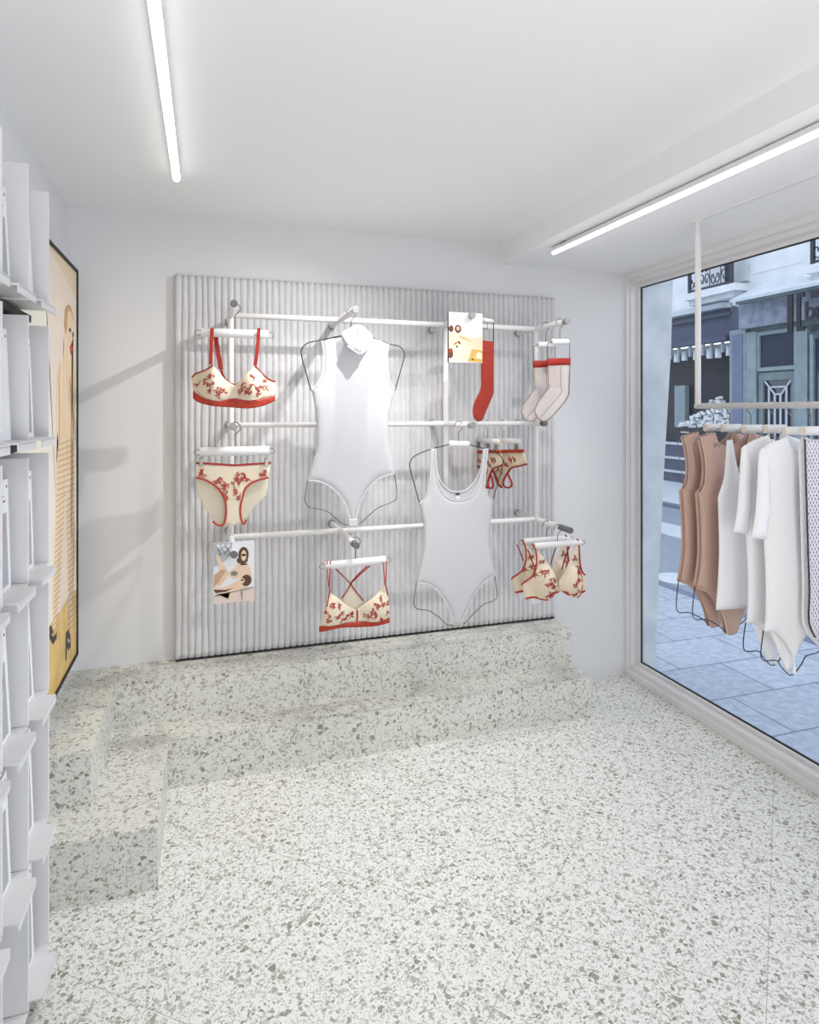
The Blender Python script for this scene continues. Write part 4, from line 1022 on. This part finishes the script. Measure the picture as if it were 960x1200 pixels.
# ------------------------------------------------------------------ OUTSIDE
STONE = bumpy('pale_limestone', srgb(196, 200, 203), srgb(176, 182, 188), 6, .9, .3, .004, 6)
FACADE = bumpy('white_facade_render', srgb(220, 222, 224), srgb(208, 212, 216), 3, .9, .1, .004, 5)
SLATE = bumpy('slate_blue_paint', srgb(78, 84, 104), srgb(70, 76, 96), 4, .5, .05)
DARKIN = principled('dark_shop_interior', srgb(30, 32, 42), .6)
DGLASS = principled('dark_shop_glass', srgb(52, 56, 74), .08, spec=.6)
TEAL = bumpy('grey_green_paint', srgb(116, 130, 132), srgb(100, 115, 118), 5, .5, .1, .003, 6)
TEAL_L = bumpy('pale_grey_green_paint', srgb(140, 153, 158), srgb(126, 140, 145), 6, .5, .1, .003, 6)
PURP = bumpy('blue_grey_panel', srgb(112, 120, 142), srgb(102, 110, 132), 4, .5, .05)
FASC = bumpy('worn_zinc_fascia', srgb(112, 118, 134), srgb(146, 152, 168), 5, .6, .2, .004, 8)
AWN = bumpy('pale_zinc_canopy', srgb(194, 202, 208), srgb(182, 190, 198), 3, .5, .1, .003)
IRON = principled('dark_wrought_iron', srgb(44, 50, 66), .5)
SIGNK = principled('dark_sign_metal', srgb(34, 32, 38), .5)
ASPH = bumpy('asphalt', srgb(136, 144, 156), srgb(124, 133, 147), 20, .9, .3, .004, 6)
PAVE_L = bumpy('pale_paving', srgb(190, 196, 202), srgb(176, 184, 192), 8, .9, .2, .003, 6)
KERB = principled('dark_kerb', srgb(96, 106, 126), .8)
# near pavement slabs with joints
PAVE = bumpy('stone_slab_paving', srgb(168, 176, 188), srgb(148, 158, 172), 22, .85, .4, .003, 8)
nt = PAVE.node_tree; b = nt.nodes['Principled BSDF']; tc = N(PAVE, 'ShaderNodeTexCoord'); mp = N(PAVE, 'ShaderNodeMapping')
L(PAVE, tc.outputs['Object'], mp.inputs['Vector']); br = N(PAVE, 'ShaderNodeTexBrick'); L(PAVE, mp.outputs['Vector'], br.inputs['Vector'])
br.inputs['Scale'].default_value = 1; br.inputs['Brick Width'].default_value = .62; br.inputs['Row Height'].default_value = .40; br.inputs['Mortar Size'].default_value = .006; br.inputs['Mortar Smooth'].default_value = .2
br.inputs['Color1'].default_value = (1, 1, 1, 1); br.inputs['Color2'].default_value = (.86, .88, .9, 1); br.inputs['Mortar'].default_value = (.42, .46, .52, 1)
old = b.inputs['Base Color'].links[0].from_socket; mm = N(PAVE, 'ShaderNodeMix', data_type='RGBA', blend_type='MULTIPLY'); mm.inputs['Factor'].default_value = 1
L(PAVE, old, mm.inputs['A']); L(PAVE, br.outputs['Color'], mm.inputs['B']); L(PAVE, mm.outputs['Result'], b.inputs['Base Color'])

structure(bx('floor_pavement', 2.40, 3.95, -6, 30, -.2, -.1, PAVE))
structure(bx('floor_street', 3.95, 7.5, -6, 34, -.22, -.13, ASPH))
structure(bx('trim_3', 3.95, 4.05, -6, 34, -.2, -.098, KERB))
structure(bx('floor_gutter', 5.75, 6.35, -6, 34, -.2, -.128, PAVE_L))
structure(bx('floor_far_pavement', 7.5, 10.0, -6, 34, -.2, -.09, PAVE_L))
structure(bx('trim_4', 7.42, 7.6, -6, 34, -.2, -.085, KERB))
# threshold slab under the window and wall above outside
structure(bx('trim_5', 2.39, 2.44, -3, 3.0, -.2, .02, STONE))
structure(bx('wall_exterior', 2.42, 2.62, -3, 34, 2.6, 8, STONE))
# stone pier beside the window, its free edge leaning
bm = nb(); Zl = [-.1, .10, .62, 1.13, 1.48, 1.86, 2.6]; XE = [2.435, 2.45, 2.475, 2.505, 2.53, 2.556, 2.58]
rows_ = []
for z, xe in zip(Zl, XE):
    rows_.append([bm.verts.new(p) for p in ((2.353, 3.0, z), (xe - .004, 3.0, z), (xe, 3.006, z), (xe + .03, 3.5, z), (2.353, 3.5, z))])
for a, b_ in zip(rows_, rows_[1:]):
    for i in range(5): bm.faces.new((a[i], a[(i + 1) % 5], b_[(i + 1) % 5], b_[i]))
bm.faces.new(rows_[0]); bm.faces.new(rows_[-1])
p_ = mk('stone_pier', bm, STONE, None, False, (2.45, 3.2, -.1)); tag(p_, 'pale stone pier just outside the left edge of the shop window', 'pier')
bm = nb()
for z in (.62, 1.13, 1.72): box(bm, 2.36, 2.44 + (z - .1) * .057, 2.9985, 3.0, z - .003, z + .003)
mk('mortar_joint', bm, PAVE_L, p_, False, p_.location)

# far side buildings, facade plane at X = 10
XO = 10.0
def orect(u0, u1, v0, v1, ref=None, X=XO):
    """rectangle on the facade from px: v0/v1 measured at u=ref (default u0)"""
    r_ = u0 if ref is None else ref
    ya, yb_ = onX(u0, 400, X)[0], onX(u1, 400, X)[0]
    za, zb_ = onX(r_, v0, X)[1], onX(r_, v1, X)[1]
    return min(ya, yb_), max(ya, yb_), min(za, zb_), max(za, zb_)
def obox(nm, u0, u1, v0, v1, x0, x1, mat, root, ref=None):
    a, b_, c, d = orect(u0, u1, v0, v1, ref)
    return bx(nm, x0, x1, a, b_, c, d, mat, root)
yA = onX(857, 400, XO)[0]
bA = empty('shop_building', (XO, 11, -.1), 'pale building opposite with a dark slate-blue shopfront seen through the window', 'building')
bx('facade_wall', XO, XO + .6, yA, 34, 3.60, 9, FACADE, bA)
bx('cornice', XO - .22, XO + .02, yA, 30, 3.56, 3.66, AWN, bA)
bx('shop_fascia', XO - .02, XO + .3, yA, 30, 2.93, 3.57, SLATE, bA)
bx('fascia_moulding', XO - .10, XO, yA, 30, 3.40, 3.48, SLATE, bA)
bx('fascia_moulding', XO - .14, XO, yA, 30, 2.90, 3.00, SLATE, bA)
bx('lamp_soffit', XO + .26, XO + .30, yA, 30, 2.80, 2.88, AWN, bA)
bx('shop_interior', XO + .45, XO + .6, yA, 30, -.1, 2.92, DARKIN, bA)
bx('plinth', XO - .06, XO + .5, yA, 30, -.1, .78, SLATE, bA)
for z in (.12, .42, .74): bx('plinth_moulding', XO - .10, XO, yA, 30, z, z + .05, AWN, bA)
yL, zL = onX(783, 470, XO)
obox('pale_door', 778, 790, 452, 528, XO + .3, XO + .42, TEAL_L, bA)
for u, v in ((788, 413), (797, 411), (810.5, 410), (826, 408), (836, 407), (849, 404)):
    yy, zz = onX(u, v, XO + .05)
    l_ = empty('spot_lamp', (XO + .15, yy, zz), 'small white cylindrical lamp in the row under the dark shopfront fascia', 'lamp', 'row of lamps under the dark shopfront')
    cyl('lamp_body', (XO + .15, yy - .03, zz - .22), (XO + .15, yy - .03, zz - .02), .065, principled('lamp_white', srgb(224, 228, 234), .4) if u == 788 else bpy.data.materials['lamp_white'], l_, 16)
    bx('lamp_arm', XO + .10, XO + .16, yy + .10, yy + .15, zz - .14, zz + .10, AWN, l_)
# balcony with wrought iron railing
def balcony(y0, y1, z0, z1, xo, nm, label, par):
    r_ = par
    _p = bx('balcony_slab', xo, XO, y0 - .1, y1 + .1, z0 - .16, z0 - .02, FACADE, r_)
    bx('slab_moulding', xo + .06, XO, y0 - .02, y1 + .02, z0 - .28, z0 - .16, STONE, _p, 0, par.location)
    bx('top_rail', xo + .02, xo + .06, y0, y1, z1 - .05, z1, IRON, _p, 0, par.location); bx('bottom_rail', xo + .02, xo + .06, y0, y1, z0, z0 + .04, IRON, _p, 0, par.location)
    for yy in (y0 + .02, y1 - .02): bx('post', xo + .015, xo + .065, yy - .03, yy + .03, z0 - .02, z1 + .04, IRON, _p, 0, par.location)
    bm = nb(); n = max(2, int((y1 - y0) / .24)); w = (y1 - y0) / n; H_ = z1 - z0
    for i in range(n):
        yc = y0 + w * (i + .5)
        for q in range(3):
            for s_ in (-1, 1):
                cz = z0 + H_ * (.2 + .3 * q); ph_ = (i + q) % 2 * PI
                pts = [(xo + .04, yc + s_ * w * (.27 - .02 * k) * math.cos(k * .6 + ph_) * .9 + s_ * w * .22, cz + H_ * (.15 - .010 * k) * math.sin(k * .6 + ph_)) for k in range(12)]
                tube(bm, pts, .013, 5)
        tube(bm, [(xo + .04, y0 + w * i, z0), (xo + .04, y0 + w * i, z1)], .010, 5)
    mk('scrollwork', bm, IRON, _p, False, par.location)
    return r_
ya_, yb_ = onX(859, 330, XO - .35)[0], onX(808, 330, XO - .35)[0]
zb0 = onX(859, 331, XO - .35)[1]
balcony(ya_, yb_, zb0, zb0 + .95, XO - .40, 'balcony', 'wrought iron balcony above the dark shopfront opposite', bA)
bx('window_recess', XO - .01, XO + .1, ya_ + .15, ya_ + .55, zb0 + .0, zb0 + 2.2, DGLASS, bA)
# building B
bB = empty('shop_building', (XO, 8, -.1), 'pale building opposite with a grey-green shopfront, zinc canopy and panelled door', 'building')
y1B = yA - .001
bx('facade_wall', XO, XO + .6, 2, y1B, 3.75, 9, FACADE, bB)
obox('quoin', 862.5, 879, 300, 333, XO - .10, XO, STONE, bB)
for (u0, u1, v) in ((880, 941, 322), (880, 941, 300)):
    zz = onX(u0, v, XO)[1]; a, b_ = onX(u1, v, XO)[0], onX(u0, v, XO)[0]
    bx('joint_line', XO - .004, XO, a, b_, zz - .012, zz, STONE, bB)
# canopy: sloping slab
zf = onX(855, 352, XO - .45)[1]; yc1 = onX(855, 352, XO - .45)[0]
bm = nb(); A = [(XO - .45, zf), (XO + .02, zf + .32), (XO + .02, zf + .26), (XO - .45, zf - .05)]
f0 = [bm.verts.new((x, 3.0, z)) for x, z in A]; f1 = [bm.verts.new((x, yc1 if x < XO - .1 else yc1 - .45, z)) for x, z in A]
bm.faces.new(f0); bm.faces.new(list(reversed(f1)))
for i in range(4): bm.faces.new((f0[i], f0[(i + 1) % 4], f1[(i + 1) % 4], f1[i]))
cn = mk('canopy', bm, AWN, bB, False, bB.location)
bx('canopy_gutter', XO - .40, XO - .30, 3.0, yc1 - .1, zf - .10, zf - .045, TEAL, bB)
zfb = onX(872, 387, XO)[1]
bx('sign_fascia', XO - .18, XO + .1, 3.0, onX(866, 380, XO - .18)[0], zfb, zf - .04, FASC, bB)
bx('shop_wall', XO + .04, XO + .3, 3.0, y1B, -.1, zfb + .02, TEAL, bB)
obox('pilaster', 858, 876.5, 388, 560, XO - .06, XO + .1, TEAL_L, bB)
obox('pilaster_panel', 861.5, 873.5, 393, 540, XO - .075, XO, PURP, bB)
obox('pilaster', 877, 889, 390, 560, XO - .06, XO + .1, TEAL_L, bB)
obox('pilaster', 934, 949, 387, 585, XO - .06, XO + .1, TEAL_L, bB)
a, b_, c, d = orect(892, 932.5, 393.5, 431)
wB = bx('transom_window', XO + .0, XO + .05, a, b_, c, d, DGLASS, bB)
bm = nb(); t_ = .07
for (q, w_, e, g) in ((a - t_, b_ + t_, d, d + t_), (a - t_, b_ + t_, c - t_, c), (a - t_, a, c, d), (b_, b_ + t_, c, d)): box(bm, XO - .04, XO + .05, q, w_, e, g)
mk('window_surround', bm, TEAL_L, wB, False, bB.location)
a, b_, c, d = orect(897, 930, 446, 580)
dB = bx('door_leaf', XO + .0, XO + .05, a, b_, c, d, DGLASS, bB)
bm = nb()
for (q, w_, e, g) in ((a - .1, b_ + .1, d, d + .14), (a - .1, a, c, d), (b_, b_ + .1, c, d)): box(bm, XO - .05, XO + .05, q, w_, e, g)
mk('door_surround', bm, TEAL, dB, False, bB.location)
bm = nb()
yy = lambda u: onX(u, 460, XO)[0]
zz = lambda v: onX(912, v, XO)[1]
def bar(u0, v0, u1, v1, r_=.018): tube(bm, [(XO - .03, yy(u0), zz(v0)), (XO - .03, yy(u1), zz(v1))], r_, 6)
bar(898, 446, 910, 462.5); bar(929, 446, 917, 462.5); bar(910, 462, 917, 462); bar(905, 453.5, 922, 453.5); bar(910, 462, 910, 570); bar(916.5, 462, 916.5, 570); bar(903, 453, 903, 570); bar(923.5, 453, 923.5, 570)
mk('door_lattice', bm, AWN, dB, False, bB.location)
obox('side_window', 955.5, 985, 397, 560, XO - .0, XO + .05, DGLASS, bB)
obox('side_window_frame', 951.5, 955.5, 392, 580, XO - .05, XO + .05, TEAL_L, bB)
ya_, yb_ = onX(1000, 300, XO - .35)[0], onX(952, 300, XO - .35)[0]
zb1 = onX(952, 309, XO - .35)[1]
balcony(ya_, yb_, zb1, zb1 + .95, XO - .40, 'balcony', 'wrought iron balcony above the grey-green shopfront opposite', bB)
bx('window_recess', XO - .01, XO + .1, ya_ + .2, yb_ - .2, zb1, zb1 + 2.0, DGLASS, bB)
# lettered bracket sign in front of the fascia
sg = empty('shop_sign', (XO - .55, onX(940, 366, XO - .55)[0], 3.0), 'dark bracket-shaped metal sign with lowercase letters on the fascia opposite', 'sign')
XSN = XO - .55
def sbar(nm, u0, v0, u1, v1): 
    a, b_ = onX(u0, v0, XSN), onX(u1, v1, XSN)
    return bx(nm, XSN - .03, XSN, a[0], b_[0], b_[1], onX(u0, v0, XSN)[1], SIGNK, sg)
sbar('sign_bar', 924, 346, 930.3, 389); 
bm = nb()
def sb(u0, v0, u1, v1, bm=bm):
    a, b_ = onX(u0, v0, XSN), onX(u1, v1, XSN); box(bm, XSN - .03, XSN, a[0], b_[0], b_[1], a[1])
sb(935, 344, 939.5, 388); sb(939.5, 343.6, 944, 347.6); sb(939.5, 383, 944, 387.4)
mk('sign_bracket', bm, SIGNK, sg, False, sg.location)
bm = nb(); sb(952, 340.5, 975, 345.5, bm); mk('sign_bracket', bm, SIGNK, sg, False, sg.location)
bm = nb(); sb(952, 381, 975, 385.5, bm); mk('sign_bracket', bm, SIGNK, sg, False, sg.location)
def letter(ch, u, v, h_px):
    cu = bpy.data.curves.new('letter', 'FONT'); cu.body = ch; cu.extrude = .012; cu.offset = .006
    y, z = onX(u, v, XSN); size = (onX(u, v - h_px, XSN)[1] - z) / .73
    cu.size = size
    o = bpy.data.objects.new('letter_' + ch, cu); COL.objects.link(o)
    dg = bpy.context.evaluated_depsgraph_get(); me = bpy.data.meshes.new_from_object(o.evaluated_get(dg))
    bpy.data.objects.remove(o)
    me.transform(Matrix.Rotation(math.radians(-90), 4, 'Z') @ Matrix.Rotation(math.radians(90), 4, 'X'))
    me.transform(Matrix.Translation((XSN - .015 - sg.location.x, y - sg.location.y, z - sg.location.z)))
    me.materials.clear()
    return link('letter', me, SIGNK, sg)
letter('b', 943.5, 374.8, 21.5); letter('r', 955.5, 372.8, 21)
# counter cabinet and floral stock just inside the dark shop
ct = empty('shop_cabinet', (XO + .2, 11.2, .8), 'black drawer cabinet in the dark shop window opposite', 'cabinet')
a, b_, c, d = orect(790, 858, 501, 526, 800)
bx('cabinet_body', XO + .0, XO + .35, a, b_, .80, d, DARKIN, ct)
for k in range(3): 
    for q in range(3):
        y_ = b_ - .35 - q * .75
        bx('drawer_pull', XO - .02, XO, y_ - .12, y_ + .12, .86 + k * .15, .885 + k * .15, AWN, ct)
fl_ = nb(); r3 = random.Random(9)
for k in range(240):
    yy_ = b_ - r3.random() ** .7 * 1.5; zz_ = d + r3.random() * (.1 + .6 * max(0, 1 - abs(b_ - 1.05 - yy_) / .8))
    s_ = r3.uniform(.02, .05); box(fl_, XO + .05 + r3.random() * .2, XO + .08 + r3.random() * .2, yy_ - s_, yy_ + s_, zz_ - s_ * .7, zz_ + s_ * .7)
f_ = mk('patterned_stock', fl_, FACADE, None, False, (XO + .15, b_ - .8, d)); tag(f_, 'heap of patterned goods on the black cabinet across the street', 'goods', kind='stuff')
# round cover on the near road edge
cv = cyl('manhole_cover', (4.35, 5.0, -.131), (4.35, 5.0, -.122), .22, PAVE_L, None, 32); tag(cv, 'pale round cover in the street left of the nude bodysuits', 'cover')

# ------------------------------------------------------------------ light
w = bpy.data.worlds.new('World'); sc.world = w; w.use_nodes = True
bg = w.node_tree.nodes['Background']; bg.inputs[0].default_value = (.80, .88, 1.0, 1); bg.inputs[1].default_value = 2.35
def spot(x, y, z, tx, ty, tz, en, ang, r=.008, blend=.25, col=(1, .99, .975)):
    l = bpy.data.lights.new('unseen_spot', 'SPOT'); l.energy = en; l.spot_size = math.radians(ang); l.spot_blend = blend; l.shadow_soft_size = r; l.color = col
    o = bpy.data.objects.new('unseen_spot', l); COL.objects.link(o); o.location = (x, y, z)
    o.rotation_euler = (Vector((tx, ty, tz)) - Vector((x, y, z))).to_track_quat('-Z', 'Y').to_euler()
spot(.85, 2.10, 2.33, .05, 2.90, .75, 40, 108, .008, .85)
spot(1.43, 2.12, 2.26, 1.15, 2.72, .8, 17, 104, .008, .85)
spot(.45, 1.45, 2.36, .45, 1.45, 0, 8, 100, .05, .9)  # added fill from above to brighten the floor, no lamp known there
spot(.62, 2.43, 2.36, .50, 2.56, .2, 30, 100, .012, .8)  # added fill over the steps to lift the treads, no lamp known there
def area(x, y, z, sx, sy, en, col=(1, .99, .98)):
    l = bpy.data.lights.new('added_ceiling_fill', 'AREA'); l.shape = 'RECTANGLE'; l.size = sx; l.size_y = sy; l.energy = en; l.color = col
    o = bpy.data.objects.new('added_ceiling_fill', l); COL.objects.link(o); o.location = (x, y, z)
area(.6, -1.2, 2.36, 1.8, 1.8, 4)  # soft fill added behind the camera, no real fitting stands there
def up_fill(x, y, z, tx, ty, tz, sz, en):
    l = bpy.data.lights.new('added_up_fill', 'AREA'); l.shape = 'SQUARE'; l.size = sz; l.energy = en; l.color = (1, .99, .98)
    o = bpy.data.objects.new('added_up_fill', l); COL.objects.link(o); o.location = (x, y, z)
    o.rotation_euler = (Vector((tx, ty, tz)) - Vector((x, y, z))).to_track_quat('-Z', 'Y').to_euler()
up_fill(.7, -.7, .9, .7, .4, 2.38, 1.2, 30)  # unseen upward fill added to brighten the ceiling

# ------------------------------------------------------------------ camera
cam = bpy.data.cameras.new('Camera'); co = bpy.data.objects.new('Camera', cam); COL.objects.link(co); sc.camera = co
co.location = (0, 0, EYE); co.rotation_euler = (PI / 2, 0, -TH)
cam.sensor_fit = 'VERTICAL'; cam.sensor_height = 24; cam.lens = F / 1200 * 24
cam.shift_x = 0; cam.shift_y = -(600 - CY) / 1200
cam.clip_start = .02; cam.clip_end = 200
sc.view_settings.view_transform = 'Standard'; sc.view_settings.look = 'None'; sc.view_settings.gamma = 1; sc.view_settings.use_curve_mapping = False
sc.view_settings.exposure = 0
sc.cycles.use_denoising = True
sc.cycles.max_bounces = 10; sc.cycles.diffuse_bounces = 6; sc.cycles.transparent_max_bounces = 16
